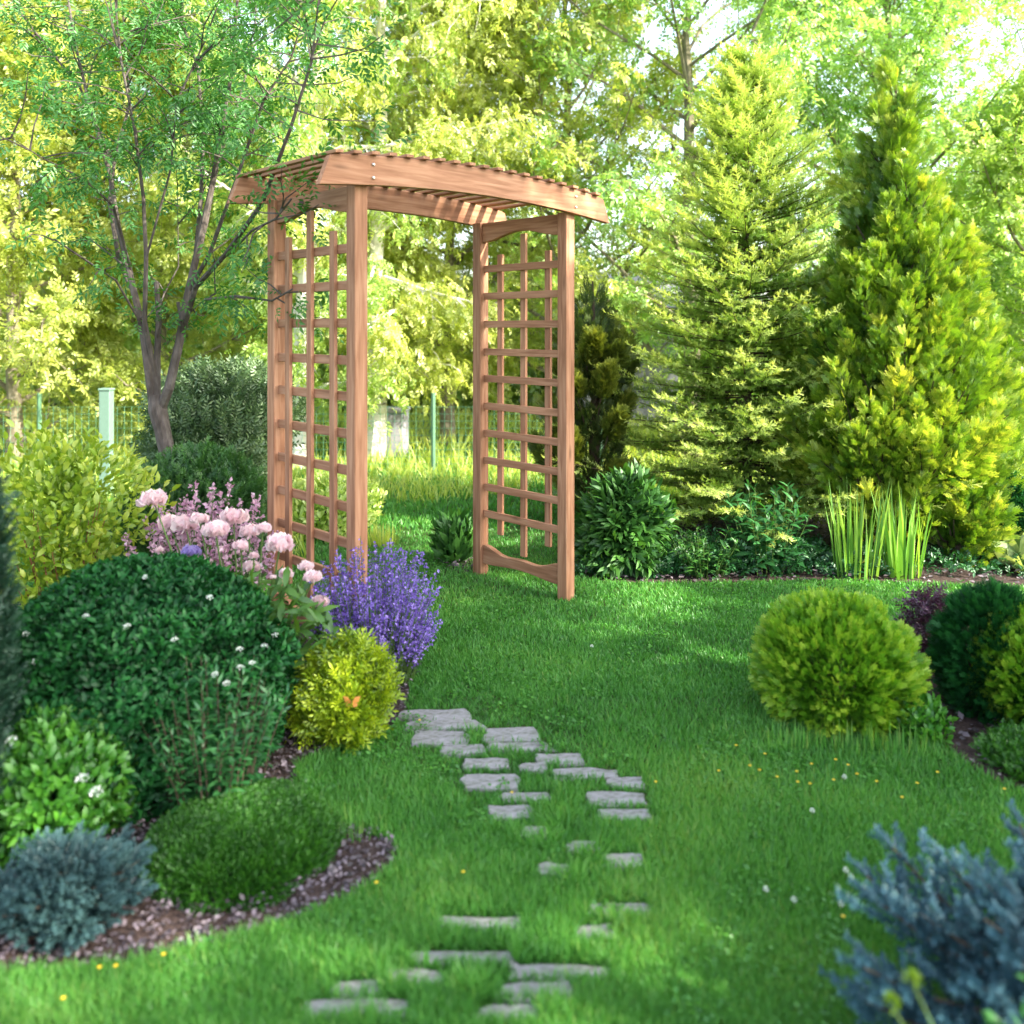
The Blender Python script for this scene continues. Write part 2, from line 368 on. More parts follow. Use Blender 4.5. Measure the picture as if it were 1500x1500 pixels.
def bush(name, label, cat_, cx, w, top, base, T, mat, n, size, prof='globe', amp=.1, inner=.6, seed=0, group=None, stem=('darkbark', 7, .008), deep=.8, pos=None, fname='foliage', hole=.16, **kw):
    rng = np.random.default_rng(seed + 100)
    if pos: x, y, r, h = pos
    else: x, y, r, h = site(cx, w, top, base, deep)
    o = empty(name, (x, y, 0), label, cat_, group)
    if not pos: r -= size * .75; h -= size * .8
    P, nr, fr, t = shell(rng, n, r, h, prof, amp, inner, hole=hole)
    P[:, 2] = np.maximum(P[:, 2], .012)
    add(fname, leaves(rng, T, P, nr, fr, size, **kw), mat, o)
    if stem: stems(o, rng, r, h, stem[1], stem[2], M[stem[0]])
    return o, (x, y, r, h), rng

# ------------------------------------------------------------------ camera, light
cam = bpy.data.cameras.new('camera'); co = bpy.data.objects.new('camera', cam); COL.objects.link(co)
co.location = (0, 0, CH); co.rotation_euler = (R_(90), 0, 0)
cam.sensor_width = 36; cam.lens = 36 * FP / 1500; cam.shift_y = -(750 - HZ) / 1500
cam.clip_start = .05; cam.clip_end = 500
cam.dof.use_dof = True; cam.dof.focus_distance = 4.6; cam.dof.aperture_fstop = 1.75
sc.camera = co
SUN_AZ, SUN_EL = R_(116), R_(34)      # azimuth from +Y towards +X
w = bpy.data.worlds.new('World'); sc.world = w; w.use_nodes = True
nt = w.node_tree; bg = nt.nodes['Background']
sky = nt.nodes.new('ShaderNodeTexSky'); sky.sky_type = 'NISHITA'; sky.sun_disc = False
sky.sun_elevation = SUN_EL; sky.sun_rotation = SUN_AZ; sky.air_density = 1.0; sky.dust_density = 2.5; sky.ozone_density = .8
hs = nt.nodes.new('ShaderNodeHueSaturation'); hs.inputs['Saturation'].default_value = .6
nt.links.new(sky.outputs[0], hs.inputs['Color']); nt.links.new(hs.outputs[0], bg.inputs[0]); bg.inputs[1].default_value = .72
sl = bpy.data.lights.new('sun', 'SUN'); sl.energy = 17; sl.angle = R_(.6); sl.color = (1, .91, .74)
so = bpy.data.objects.new('sun', sl); COL.objects.link(so)
sd = Vector((math.sin(SUN_AZ) * math.cos(SUN_EL), math.cos(SUN_AZ) * math.cos(SUN_EL), math.sin(SUN_EL)))
so.rotation_euler = sd.to_track_quat('Z', 'Y').to_euler(); so.location = sd * 20
sc.view_settings.view_transform = 'Standard'; sc.view_settings.look = 'None'; sc.view_settings.exposure = 0; sc.view_settings.gamma = 1
sc.render.engine = 'CYCLES'
cy = sc.cycles; cy.max_bounces = 6; cy.diffuse_bounces = 3; cy.glossy_bounces = 1; cy.transmission_bounces = 4; cy.transparent_max_bounces = 4
cy.use_denoising = True; cy.caustics_reflective = False; cy.caustics_refractive = False
try: cy.denoiser = 'OPENIMAGEDENOISE'
except Exception: pass

# ------------------------------------------------------------------ ground, beds
def in_poly(x, y, poly):
    ins = np.zeros(len(x), bool); n = len(poly); j = n - 1
    for i in range(n):
        xi, yi = poly[i]; xj, yj = poly[j]
        c = ((yi > y) != (yj > y)) & (x < (xj - xi) * (y - yi) / (yj - yi + 1e-12) + xi)
        ins ^= c; j = i
    return ins
def smooth_poly(pts, k=3):
    for _ in range(k):
        q = []
        for i in range(len(pts)):
            a = pts[i]; b = pts[(i + 1) % len(pts)]
            q += [(a[0] * .75 + b[0] * .25, a[1] * .75 + b[1] * .25), (a[0] * .25 + b[0] * .75, a[1] * .25 + b[1] * .75)]
        pts = q
    return pts
def sheet(name, poly, z, mat):
    me = bpy.data.meshes.new(name); me.from_pydata([(x, y, z) for x, y in poly], [], [tuple(range(len(poly)))])
    return tag(link(name, me, mat), kind='structure')
me = bpy.data.meshes.new('ground'); me.from_pydata([(-250, -60, 0), (250, -60, 0), (250, 450, 0), (-250, 450, 0)], [], [(0, 1, 2, 3)])
tag(link('ground', me, M['soil']), kind='structure')
LB = smooth_poly([gp(*p) for p in [(-700, 1450), (0, 1432), (200, 1420), (330, 1385), (470, 1340), (560, 1290), (592, 1250), (545, 1222), (470, 1205), (425, 1150),
                   (440, 1112), (560, 1085), (600, 1040), (600, 960), (530, 925), (470, 900), (330, 885), (0, 875), (-600, 870)]], 2)
RB = smooth_poly([gp(*p) for p in [(842, 850), (950, 856), (1200, 850), (1290, 852), (1500, 862), (2100, 880), (2100, 740), (1500, 735), (1200, 745), (900, 760), (850, 800)]], 2)
RF_ = smooth_poly([gp(*p) for p in [(1300, 1005), (1390, 1100), (1470, 1160), (2000, 1300), (2000, 930), (1500, 900), (1350, 925)]], 2)
CB = smooth_poly([gp(*p) for p in [(640, 835), (700, 842), (705, 800), (680, 765), (640, 775)]], 2)
for nm, pl in (('left_flower_bed', LB), ('far_flower_bed', RB), ('right_flower_bed', RF_), ('small_flower_bed', CB)): sheet(nm, pl, .004, M['mulch'])

# path stones: x0,x1,y0,y1 in the photo's ground
ST = [(588, 684, 1044, 1058, 'large flat grey stone at the far end of the path, beside the purple catmint'),
 (598, 704, 1060, 1070, 'long thin path stone just before the farthest large one'),
 (716, 784, 1070, 1089, 'grey path stone at the upper right edge of the path, opposite the golden shrub'),
 (612, 676, 1075, 1094, 'grey path stone at the left edge right of the golden round shrub'),
 (654, 706, 1097, 1107, 'small path stone at the left edge, third up from the long left one'),
 (720, 800, 1092, 1101, 'narrow path stone in the grass in the middle of the far path bend'),
 (792, 848, 1107, 1121, 'pale path stone standing out at the right side of the far bend'),
 (682, 736, 1117, 1127, 'small flat path stone at the left edge just beyond the wedge-shaped one'),
 (816, 896, 1129, 1140, 'long pale path stone on the right side of the bend'),
 (896, 934, 1143, 1154, 'short path stone at the far right corner of the bend'),
 (686, 752, 1141, 1160, 'wedge-shaped bluish path stone at the left edge of the bend'),
 (770, 794, 1123, 1131, 'tiny path stone in the middle of the far bend'),
 (864, 944, 1165, 1181, 'broad grey path stone at the right edge beside a yellow flower'),
 (744, 800, 1170, 1176, 'thin sliver of path stone in grass left of the broad right edge stone'),
 (722, 768, 1186, 1203, 'pale broken path stone at the left with a yellow flower on it'),
 (888, 944, 1194, 1203, 'narrow path stone at the right edge just nearer than the broad one'),
 (766, 800, 1228, 1234, 'small half buried path stone on the left in the overgrown middle of the path'),
 (836, 868, 1246, 1255, 'tiny half buried path stone in the centre of the overgrown stretch'),
 (892, 938, 1266, 1275, 'small half buried path stone on the right of the overgrown stretch'),
 (792, 826, 1282, 1290, 'small path stone nearly swallowed by grass in the middle of the near path'),
 (864, 952, 1334, 1347, 'flat grey path stone in the near right row, farthest one of that row'),
 (644, 762, 1354, 1367, 'wide path stone at the left of the near path, farthest of the near left row'),
 (848, 898, 1372, 1382, 'short path stone in the near right row between two wider ones'),
 (598, 752, 1406, 1418, 'very wide path stone in the near left row, second from its far end'),
 (744, 892, 1426, 1440, 'very wide path stone in the near right row, second from the bottom edge'),
 (568, 648, 1438, 1452, 'bluish path stone in the near left row, third from its far end'),
 (488, 552, 1456, 1467, 'short path stone in the near left row, leftmost but one'),
 (732, 840, 1460, 1470, 'path stone in the near right row by the bottom edge of the photo'),
 (444, 600, 1484, 1499, 'nearest wide path stone at the bottom edge on the left'),
 (700, 790, 1493, 1503, 'nearest path stone cut by the bottom edge in the middle')]
SR = []; rng = np.random.default_rng(3); random.seed(4)
for (a, b, c, e, lab) in ST:
    d0, d1 = gd(e), gd(c); near = .012
    far = max(d1, d0 + .04) + .01; y0 = d0 - near; xm0, xm1 = wx(a, (d0 + d1) / 2), wx(b, (d0 + d1) / 2)
    cx_, cy_ = (xm0 + xm1) / 2, (y0 + far) / 2; hw, hd = (xm1 - xm0) / 2 + (.012 if c > 1200 else .022), (far - y0) / 2 * (1 if c > 1200 else 1.06)
    pts = []; nn = 12
    C4 = [(-hw * rng.uniform(.88, 1.04), -hd * rng.uniform(.7, 1.05)), (hw * rng.uniform(.9, 1.04), -hd * rng.uniform(.7, 1.05)), (hw * rng.uniform(.84, 1.04), hd * rng.uniform(.7, 1.05)), (-hw * rng.uniform(.84, 1.04), hd * rng.uniform(.7, 1.05))]
    for k in range(4):
        (qx, qy), (rx, ry) = C4[k], C4[(k + 1) % 4]
        for u in (.04, .35, .7): pts.append((qx + (rx - qx) * u + rng.normal() * .006, qy + (ry - qy) * u + rng.normal() * .004))
    zt = (.012 if c > 1300 else .018 if c > 1200 else .009) + rng.uniform(-.002, .003)
    v, f = [], []
    for (sc_, z) in ((1.0, -.03), (1.0, zt - .006), (.965, zt)):
        v += [(x * sc_, y * sc_, z + rng.uniform(-.001, .001)) for x, y in pts]
    v.append((0, 0, zt + .001)); C_ = len(v) - 1
    for r in range(2):
        for k in range(nn):
            k2 = (k + 1) % nn; f.append((r * nn + k, r * nn + k2, (r + 1) * nn + k2, (r + 1) * nn + k))
    for k in range(nn): f.append((2 * nn + k, 2 * nn + (k + 1) % nn, C_))
    me = bpy.data.meshes.new('path_stone'); me.from_pydata(v, [], f); me.shade_flat()
    o = link('path_stone', me, M['stone']); o.location = (cx_, cy_, 0)
    tag(o, lab, 'path stone', 'flat stones of the garden path')
    SR.append((cx_, cy_, hw, hd))

# lawn blades
def fields(x, y):
    return .5 + .25 * np.sin(x * 3.1 + 1.7 * np.sin(y * 1.3)) * np.sin(y * 2.7 + 1.1 * np.sin(x * 2.2)) + .25 * np.sin(x * 9.3 + y * 4.1) * np.sin(y * 11.7 - x * 3.7)
PATHC = [gp(640, 1050), gp(745, 1110), gp(815, 1150), gp(830, 1220), gp(825, 1290), gp(780, 1370), gp(700, 1450), gp(620, 1510)]
def path_w(x, y):
    best = np.full(len(x), 9.)
    for (ax, ay), (bx, by) in zip(PATHC, PATHC[1:]):
        dx, dy = bx - ax, by - ay; t = np.clip(((x - ax) * dx + (y - ay) * dy) / (dx * dx + dy * dy), 0, 1)
        best = np.minimum(best, np.hypot(x - ax - t * dx, y - ay - t * dy))
    return best
def lawn(rng, n, d0, d1, ln, wd, uni=1.0):
    u = rng.random(n)
    y = (d0 ** -uni + u * (d1 ** -uni - d0 ** -uni)) ** (-1 / uni)     # denser near the camera
    x = (rng.random(n) * 2 - 1) * (.66 * y + .25)
    k = ~(in_poly(x, y, LB) | in_poly(x, y, RB) | in_poly(x, y, RF_))
    x, y = x[k], y[k]
    k = np.ones(len(x), bool)
    for (cx_, cy_, hw, hd) in SR: k &= ~((np.abs(x - cx_) < hw * .9) & (np.abs(y - cy_ - .004) < hd * .8))
    x, y = x[k], y[k]; n = len(x)
    f = fields(x, y); pw = path_w(x, y); onp = np.clip(1 - pw / .28, 0, 1)
    cl = fields(x * 2.6 + 5, y * 2.6) ; 
    L = ln * rng.uniform(.55, 1.25, n) * (.75 + .5 * f) * (1 + .25 * onp) * (1 + .6 * onp * (cl > .6)) * np.where((y > 2.5) & (onp > 0), .62, 1)
    P = np.stack([x, y, np.full(n, .0)], 1)
    Y = np.stack([rng.normal(size=n) * .42, rng.normal(size=n) * .42, np.ones(n)], 1)
    Z = rnd(rng, n) * np.array([1, 1, .3])
    tint = .12 + .34 * rng.random(n) + .28 * f + .45 * (fields(x * .45 + 2, y * .5) - .5) - .22 * onp * (cl < .6) + .3 * (rng.random(n) < .06)
    S = np.stack([np.full(n, wd) * rng.uniform(.7, 1.3, n) * 10, L, L], 1)
    return stamp(TB, P, Y, Z, S, tint)
rng = np.random.default_rng(11)
parts = [lawn(rng, 400000, 1.62, 3.4, .036, .0030, 1.2), lawn(rng, 260000, 3.4, 6.2, .026, .0048, 1.2), lawn(rng, 70000, 6.2, 11, .05, .011, .5)]
tag(add('lawn_grass', parts, M['grass']), 'short green mown lawn grass covering the garden floor', 'grass', kind='stuff')
# clover and weed leaves mixed into the lawn
rng = np.random.default_rng(12); n = 70000; y = rng.uniform(1.7, 5.5, n); x = (rng.random(n) * 2 - 1) * (.62 * y + .2)
k = (fields(x * 1.7 + 3, y * 1.5 + 1) > .62) & ~(in_poly(x, y, LB) | in_poly(x, y, RB) | in_poly(x, y, RF_)); x, y = x[k], y[k]; n = len(x)
P = np.stack([x, y, rng.uniform(.008, .03, n)], 1)
tag(add('lawn_clover', [stamp(T_leaf(.85, .15), P, rnd(rng, n) * np.array([1, 1, .3]), np.array([0, 0, 1.]) + rnd(rng, n) * .4, .014 * rng.uniform(.6, 1.3, n), .25 + .6 * rng.random(n))], M['lightshrub']),
    'patches of small round clover leaves growing among the lawn grass', 'clover', kind='stuff')
# taller meadow grass beyond the arch
def tufts(rng, n, xr, yr, ln, wd, spread=.35, fn=None):
    x = rng.uniform(*xr, n); y = rng.uniform(*yr, n)
    if fn is not None: k = fn(x, y); x, y = x[k], y[k]; n = len(x)
    L = ln * rng.uniform(.5, 1.3, n) * (.6 + .8 * fields(x * 1.3, y * 1.3))
    P = np.stack([x, y, np.zeros(n)], 1); Y = np.stack([rng.normal(size=n) * spread, rng.normal(size=n) * spread, np.ones(n)], 1)
    S = np.stack([np.full(n, wd * 10), L, L * 1.5], 1)
    return stamp(TB, P, Y, rnd(rng, n) * np.array([1, 1, .2]), S, .1 + .6 * rng.random(n) + .3 * fields(x, y) - .1)
mfn = lambda x, y: (y > 7.6 + .5 * np.sin(x * 2.1)) | (x < -1.4 - .25 * (y - 6)) | (x > .15 + .08 * y) & (y > 6.6)
tag(add('meadow_grass', [tufts(rng, 42000, (-7, 8), (5.4, 9.4), .13, .008, fn=mfn), tufts(rng, 16000, (-10, 11), (9, 14), .25, .014)], M['meadow']),
    'tall sunlit yellow green meadow grass beyond the wooden arch', 'grass', kind='stuff')
# bark chips
def chips(rng, n, poly, size):
    xs = [p[0] for p in poly]; ys = [p[1] for p in poly]
    x = rng.uniform(max(min(xs), -4), min(max(xs), 6), n); y = rng.uniform(min(ys), max(ys), n); k = in_poly(x, y, poly); x, y = x[k], y[k]; n = len(x)
    P = np.stack([x, y, rng.uniform(.006, .03, n)], 1); Y = rnd(rng, n) * np.array([1, 1, .35]); Z = np.array([0, 0, 1.]) + rnd(rng, n) * .6
    return stamp(T_leaf(.6, .1), P, Y, Z, size * rng.uniform(.4, 1.3, n), rng.random(n) ** 1.3)
NB = [p for p in LB if p[1] < 3.2]
tag(add('bark_chips', [chips(rng, 70000, LB, .017), chips(rng, 7000, RB, .04), chips(rng, 3000, RF_, .03), chips(rng, 500, CB, .04)], M['chip']),
    'purple brown bark chip mulch between the shrubs', 'mulch', kind='stuff')

# ------------------------------------------------------------------ the arbor
ux, uy = .944, .923; AW = 1.32; AD = .672
arb = empty('garden_arbor', (-.658, 3.708, 0), 'reddish cedar wooden garden arch with lattice sides and slatted arched roof on the lawn', 'arbor', rz=math.atan2(uy, ux))
PS = .066; PH = 2.05; hp = PS / 2
X, Y_, Z_ = Vector((1, 0, 0)), Vector((0, 1, 0)), Vector((0, 0, 1))
rs = 0
for (x, y, h) in ((0, 0, PH), (AW, 0, PH), (0, AD, PH), (AW, AD, PH)):
    rs += 1; mb = MB(); mb.board((x - hp, y - hp, -.03), Z_, X, Y_, h + .03, PS, PS, rs=rs); mb.build('post', M['wood'], arb, bevel=.005)
OL, OR = .225, .28; BT = .034; BW = .125; BL = AW + OL + OR
def zarch(u):          # arch of the beam, zero at the posts
    s = u * BL - OL; q = s / AW
    return .11 * (q * (1 - q)) 
for (y0, nm) in ((-hp - BT - .001, 'front'), (AD + hp + .001, 'rear')):
    rs += 1; mb = MB()
    mb.board((-OL, y0, PH - .012), X, Z_, Y_, BL, BW, BT, n=24, top=lambda u: zarch(u), bot=lambda u: 1.0 * zarch(u), cut=.05, rs=rs)
    bmx = mb.build('roof_beam', M['wood'], arb, bevel=.003)
    for bxp in (0.035, AW):
        for bz in (PH + .022, PH + .078):
            b = MB(); yy = y0 - .001 if nm == 'front' else y0 + BT + .001; s = -1 if nm == 'front' else 1
            b.tube([(bxp, yy, bz), (bxp, yy + s * .004, bz), (bxp, yy + s * .007, bz)], [.0075, .007, .004], 12); b.build('bolt', M['bolt'], bmx, True)
for x0 in (-.017, AW - .017):
    rs += 1; mb = MB()
    mb.board((x0, hp + .001, PH - .115), Y_, Z_, X, AD - PS - .002, .11, .034, n=16, bot=lambda u: .045 * math.sin(PI * u) ** 2, top=lambda u: .0, rs=rs)
    cb = mb.build('cross_rail', M['wood'], arb, bevel=.003)
    if x0 < 0:
        b = MB(); b.tube([(-.018, AD * .62, PH - .04), (-.021, AD * .62, PH - .04)], [.019, .017], 18); o = b.build('badge', M['badge'], cb, True)
NS = 19
for i in range(NS):
    s = -.145 + i * (AW + .30) / (NS - 1); u = (s + OL) / BL; zt = PH - .012 + BW + zarch(u) + .001
    sl_ = .11 * (1 - 2 * s / AW) / AW; Lx = Vector((1, 0, sl_)).normalized(); nz = Vector((-Lx.z, 0, Lx.x))
    rs += 1; mb = MB()
    mb.board(Vector((s, -hp - BT - .025, zt)) - Lx * .02, Y_, Lx, nz, AD + PS + 2 * BT + .05, .040, .014, rs=rs)
    mb.build('roof_slat', M['wood'], arb, bevel=.002)
RZ = [1.78, 1.622, 1.46, 1.30, 1.145, .985, .828, .67, .515, .36]
for side in (0, 1):
    xin = (-.012, AW - .006)[side]; sg = -1 if side == 0 else 1
    mb = MB()
    for z in RZ:
        rs += 1; mb.board((xin, hp + .001, z - .02), Y_, Z_, X, AD - PS - .002, .04, .018, rs=rs)
    pan = mb.build('trellis_panel', M['wood'], arb, bevel=.002)
    for k, yy in enumerate((.22, .5, .78)):
        rs += 1; mb = MB(); top = 1.965 if k == 1 else 1.86; bot = .16 if k == 1 else .25
        xo = xin - .0185 if side == 0 else xin + .0185
        mb.board((xo, AD * yy - .02, bot), Z_, Y_, X, top - bot, .04, .018, rs=rs); mb.build('upright_slat', M['wood'], pan, bevel=.002)
    rs += 1; mb = MB()
    mb.board((xin - .008, hp + .001, .07), Y_, Z_, X, AD - PS - .002, .10, .034, n=20, top=lambda u: -.035 * math.sin(PI * u) ** 2 + .01 * math.cos(4 * PI * u), bot=lambda u: .018 * math.sin(PI * u) ** 2, rs=rs)
    mb.build('bottom_rail', M['wood'], pan, bevel=.003)

# ------------------------------------------------------------------ trees
def poly_at(pts, t):
    n = len(pts) - 1; s = min(max(t, 0), .9999) * n; i = int(s); f = s - i
    return pts[i] * (1 - f) + pts[i + 1] * f
def grow(name, label, seed, base, h, r0, crown_lo, spread, mat, bark='bgbark', nl=26, ns=9, nleaf=16, lsize=.075, up=.45, droop=0., sig=.1, T=None, group=None, lean=(0, 0), profile=None, mid=0.):
    rng = np.random.default_rng(seed)
    o = empty(name, (base[0], base[1], 0), label, 'tree', group)
    tr = [np.array([0., 0, -.05])]
    for i in range(1, 11):
        q = i / 10; tr.append(np.array([lean[0] * q + rng.normal() * .03 * h * .12 + mid * math.sin(PI * q), lean[1] * q + rng.normal() * .03 * h * .12, h * q]))
    mb = MB(); mb.tube(tr, [r0 * (1 - .85 * i / 10) * (1.25 if i == 0 else 1) for i in range(11)], 10)
    mb.build('trunk', M[bark], o, True)
    mb = MB(); LP, LD = [], []
    for i in range(nl):
        t = crown_lo + (1 - crown_lo) * ((i + .5) / nl) ** .9; a = i * 2.39996 + rng.normal() * .3
        tc = (t - crown_lo) / (1 - crown_lo)
        pr = profile(tc) if profile else (math.sin(PI * min(tc * .85 + .12, 1)) ** .6)
        ln = spread * pr * rng.uniform(.75, 1.15); s = poly_at(tr, t)
        d = np.array([math.cos(a), math.sin(a), up * rng.uniform(.6, 1.3) + tc * .5]); d /= np.linalg.norm(d)
        pts = [s]; dd = d.copy()
        for k in range(5):
            dd = dd + rng.normal(size=3) * .13 + np.array([0, 0, .06 - droop * .3]); dd /= np.linalg.norm(dd); pts.append(pts[-1] + dd * ln / 5)
        rb = r0 * (1 - .8 * t) * .42; mb.tube(pts, [rb * (1 - .85 * k / 5) for k in range(6)], 5, False)
        for k in range(ns):
            tt = .25 + .75 * (k + rng.random()) / ns; s2 = poly_at(pts, tt); ax = poly_at(pts, min(tt + .1, 1)) - poly_at(pts, tt - .1); ax /= np.linalg.norm(ax) + 1e-9
            d2 = ax * .6 + rnd(rng, 1)[0] * .85 + np.array([0, 0, .12 - droop]); d2 /= np.linalg.norm(d2)
            l2 = ln * .42 * rng.uniform(.5, 1.2) * (1.1 - .5 * tt)
            q = [s2]; dd = d2.copy()
            for _ in range(3): dd = dd + rng.normal(size=3) * .15 + np.array([0, 0, -droop * .6]); dd /= np.linalg.norm(dd); q.append(q[-1] + dd * l2 / 3)
            mb.tube(q, [rb * .3, rb * .22, rb * .15, rb * .06], 4, False)
            u = rng.random(nleaf) ** .7
            pp = np.array([poly_at(q, x) for x in u]) + rng.normal(size=(nleaf, 3)) * sig * np.array([1, 1, .6 + droop * 1.5])
            LP.append(pp); LD.append(np.repeat(dd[None], nleaf, 0))
    mb.build('branches', M[bark], o, True)
    P = np.concatenate(LP); D = np.concatenate(LD); n = len(P)
    Yd = D * .5 + rnd(rng, n) * .8 + np.array([0, 0, -.25 - droop]); Zd = rnd(rng, n) * .6 + np.array([0.15, -.15, .55])
    cen = np.array([lean[0] * .6, lean[1] * .6, h * (crown_lo + 1) / 2])
    ti = .15 + .6 * rng.random(n) + .12 * np.sin(P[:, 0] * 5 + P[:, 2] * 4)
    add('crown', [stamp(T or SPRF, P, Yd, Zd, lsize * 2.1 * rng.uniform(.6, 1.3, n), ti)], mat, o)
    return o
bgp = 'sunlit leafy trees behind the garden'
P3 = lambda px, d: (wx(px, d), d)
grow('leafy_tree', 'yellow green bushy tree filling the left edge behind the fence posts', 21, P3(20, 9.2), 4.8, .08, .03, 1.9, M['yellowleaf'], nl=44, ns=11, nleaf=35, lsize=0.056, group=bgp)
grow('leafy_tree', 'yellow green tree behind the grey multi-stemmed tree', 22, P3(235, 10.2), 4.8, .08, .03, 2.0, M['yellowleaf'], nl=44, ns=11, nleaf=35, lsize=0.060, group=bgp)
grow('birch_tree', 'white-trunked birch behind the left end of the arbor roof', 23, P3(436, 9.0), 7.2, .11, .08, 1.5, M['midleaf'], 'birch', nl=38, ns=10, nleaf=32, lsize=0.048, droop=.35, group=bgp, lean=(.35, 0))
grow('birch_tree', 'white-trunked birch rising above the front beam of the arbor', 24, P3(548, 9.4), 7.6, .10, .1, 1.5, M['yellowleaf'], 'birch', nl=40, ns=10, nleaf=32, lsize=0.048, droop=.4, group=bgp, lean=(.12, 0))
grow('leafy_tree', 'broad light green tree seen through the opening of the arbor', 25, P3(655, 10.8), 5.6, .09, .10, 2.1, M['yellowleaf'], nl=46, ns=11, nleaf=35, lsize=0.060, droop=.15, group=bgp)
grow('leafy_tree', 'tall light green tree directly behind the right posts of the arbor', 26, P3(830, 10.5), 6.4, .10, .08, 2.3, M['yellowleaf'], nl=38, ns=10, nleaf=25, lsize=0.064, group=bgp)
grow('maple_tree', 'tall bright green maple behind the pale spruce', 27, P3(1010, 9.6), 6.6, .11, .08, 2.4, M['mapleleaf'], nl=40, ns=10, nleaf=24, lsize=0.064, group=bgp)
grow('maple_tree', 'bright green maple whose loose crown spreads behind the golden thuja', 28, P3(1300, 10.6), 5.9, .11, .08, 2.5, M['mapleleaf'], nl=44, ns=11, nleaf=28, lsize=0.064, group=bgp)
grow('leafy_tree', 'dense light green tree at the right edge behind the golden thuja', 29, P3(1530, 9.2), 3.6, .10, .06, 1.6, M['midleaf'], nl=28, ns=10, nleaf=29, lsize=0.060, group=bgp)
# trees beside the lawn, right of the frame, that throw the foreground shade
grow('leafy_tree', 'tall mid green tree beside the lawn right of the photo, nearest the camera', 31, (7.2, -1.6), 8.5, .16, .12, 2.9, M['midleaf'], nl=34, ns=10, nleaf=16, lsize=.12, group='shade trees right of the lawn')
grow('leafy_tree', 'mid green shade tree beside the lawn right of the photo, second from the camera', 32, (5.3, 1.3), 6.6, .14, .08, 1.9, M['midleaf'], nl=30, ns=10, nleaf=16, lsize=.11, group='shade trees right of the lawn')
# distant wood
rng = np.random.default_rng(77)
n = 90000; x = rng.uniform(-17, 18, n); y = rng.uniform(14.5, 18, n); hz = 3.3 - .05 * x - 1.5 * np.exp(-((x - 2.5) / 3.5) ** 2) + .9 * np.sin(x * .9) + .7 * np.sin(x * 2.3 + 1) + rng.normal(size=n) * .25
z = rng.random(n) ** .8 * hz
P = np.stack([x, y, z], 1)
tag(add('distant_woods', [stamp(SPRF, P, rnd(rng, n) + np.array([0, 0, -.2]), rnd(rng, n) + np.array([.4, -.5, .5]), .22 * rng.uniform(.6, 1.3, n), .1 + .6 * rng.random(n) + .2 * np.sin(x * 3 + z * 2))], M['midleaf']),
    'far mass of light green woodland behind the garden trees', 'woods', kind='stuff')

# grey multi-stemmed tree, left
TD = 5.0
def tp(px, py, dd=0.): d = TD + dd; return np.array([wx(px, d) - wx(243, TD), d - TD, wz(py, d)])
t0 = empty('multi_stemmed_tree', (wx(243, TD), TD, 0), 'grey barked multi-stemmed tree with thin upright limbs and small green leaves left of the arbor', 'tree')
rng = np.random.default_rng(41)
mb = MB()
mb.tube([tp(252, 850), tp(250, 740), tp(245, 665), tp(238, 630), tp(231, 600), tp(228, 578)], [.062, .05, .044, .045, .052, .04], 12)
mb.build('trunk', M['bark'], t0, True)
LM = [  # pts(px,py,dd), start radius
 ([(226, 590, 0), (217, 540, -.05), (210, 480, -.05), (192, 400, 0), (172, 330, .05), (157, 250, .1), (133, 160, .15), (108, 60, .2), (90, -60, .2)], .038),
 ([(224, 588, 0), (214, 500, .08), (196, 430, .12), (176, 380, .2), (163, 300, .25), (166, 240, .3), (190, 150, .35), (180, 40, .4), (175, -80, .4)], .03),
 ([(232, 585, 0), (229, 520, -.02), (232, 460, -.04), (229, 414, -.04)], .032),
 ([(230, 584, 0), (213, 470, -.12), (214, 380, -.2), (208, 290, -.25), (200, 190, -.35), (178, 90, -.45), (165, -50, -.5)], .024),
 ([(233, 600, 0), (250, 570, -.04), (263, 500, -.05), (276, 430, -.05), (296, 350, -.1), (313, 270, -.12), (327, 180, -.2), (342, 90, -.25), (350, -60, -.3)], .046),
 ([(262, 505, -.05), (282, 400, .1), (295, 290, .15), (300, 190, .2), (292, 100, .2), (270, 40, .2), (235, -20, .2)], .026),
 ([(266, 490, -.05), (287, 420, -.25), (330, 372, -.45), (385, 300, -.8), (425, 190, -1.0), (455, 90, -1.1), (470, -40, -1.2)], .026),
 ([(274, 440, -.05), (304, 330, .1), (318, 240, .15), (345, 160, .2), (372, 60, .3), (380, -60, .3)], .02),
 ([(276, 430, -.05), (309, 370, -.2), (348, 260, -.4), (388, 150, -.55), (425, 85, -.6), (450, 0, -.7)], .02),
 ([(262, 520, -.02), (262, 470, -.02), (261, 442, -.02)], .024),
 ([(192, 400, 0), (165, 300, -.3), (125, 265, -.5), (60, 230, -.7), (10, 200, -.8)], .013),
 ([(205, 470, -.1), (170, 410, -.3), (120, 375, -.5), (75, 350, -.6)], .010),
 ([(180, 385, 0), (130, 350, .2), (92, 358, .3)], .008),
 ([(300, 440, -.3), (345, 432, -.6), (400, 440, -.9), (425, 425, -1.0)], .010),
 ([(330, 372, -.45), (370, 340, -.8), (402, 320, -1.1), (425, 290, -1.2)], .010),
 ([(270, 455, 0), (246, 480, -.1), (262, 470, -.1), (292, 445, -.2), (330, 420, -.3)], .009),
 ([(230, 470, 0), (240, 430, .1), (262, 390, .1), (262, 300, .1), (255, 200, .1)], .009),
 ([(166, 240, .3), (120, 130, .4), (60, 60, .5), (25, 10, .5)], .013),
 ([(214, 380, -.2), (250, 250, -.4), (262, 150, -.5), (300, 60, -.6)], .010),
]
mb = MB(); LP, LD = [], []
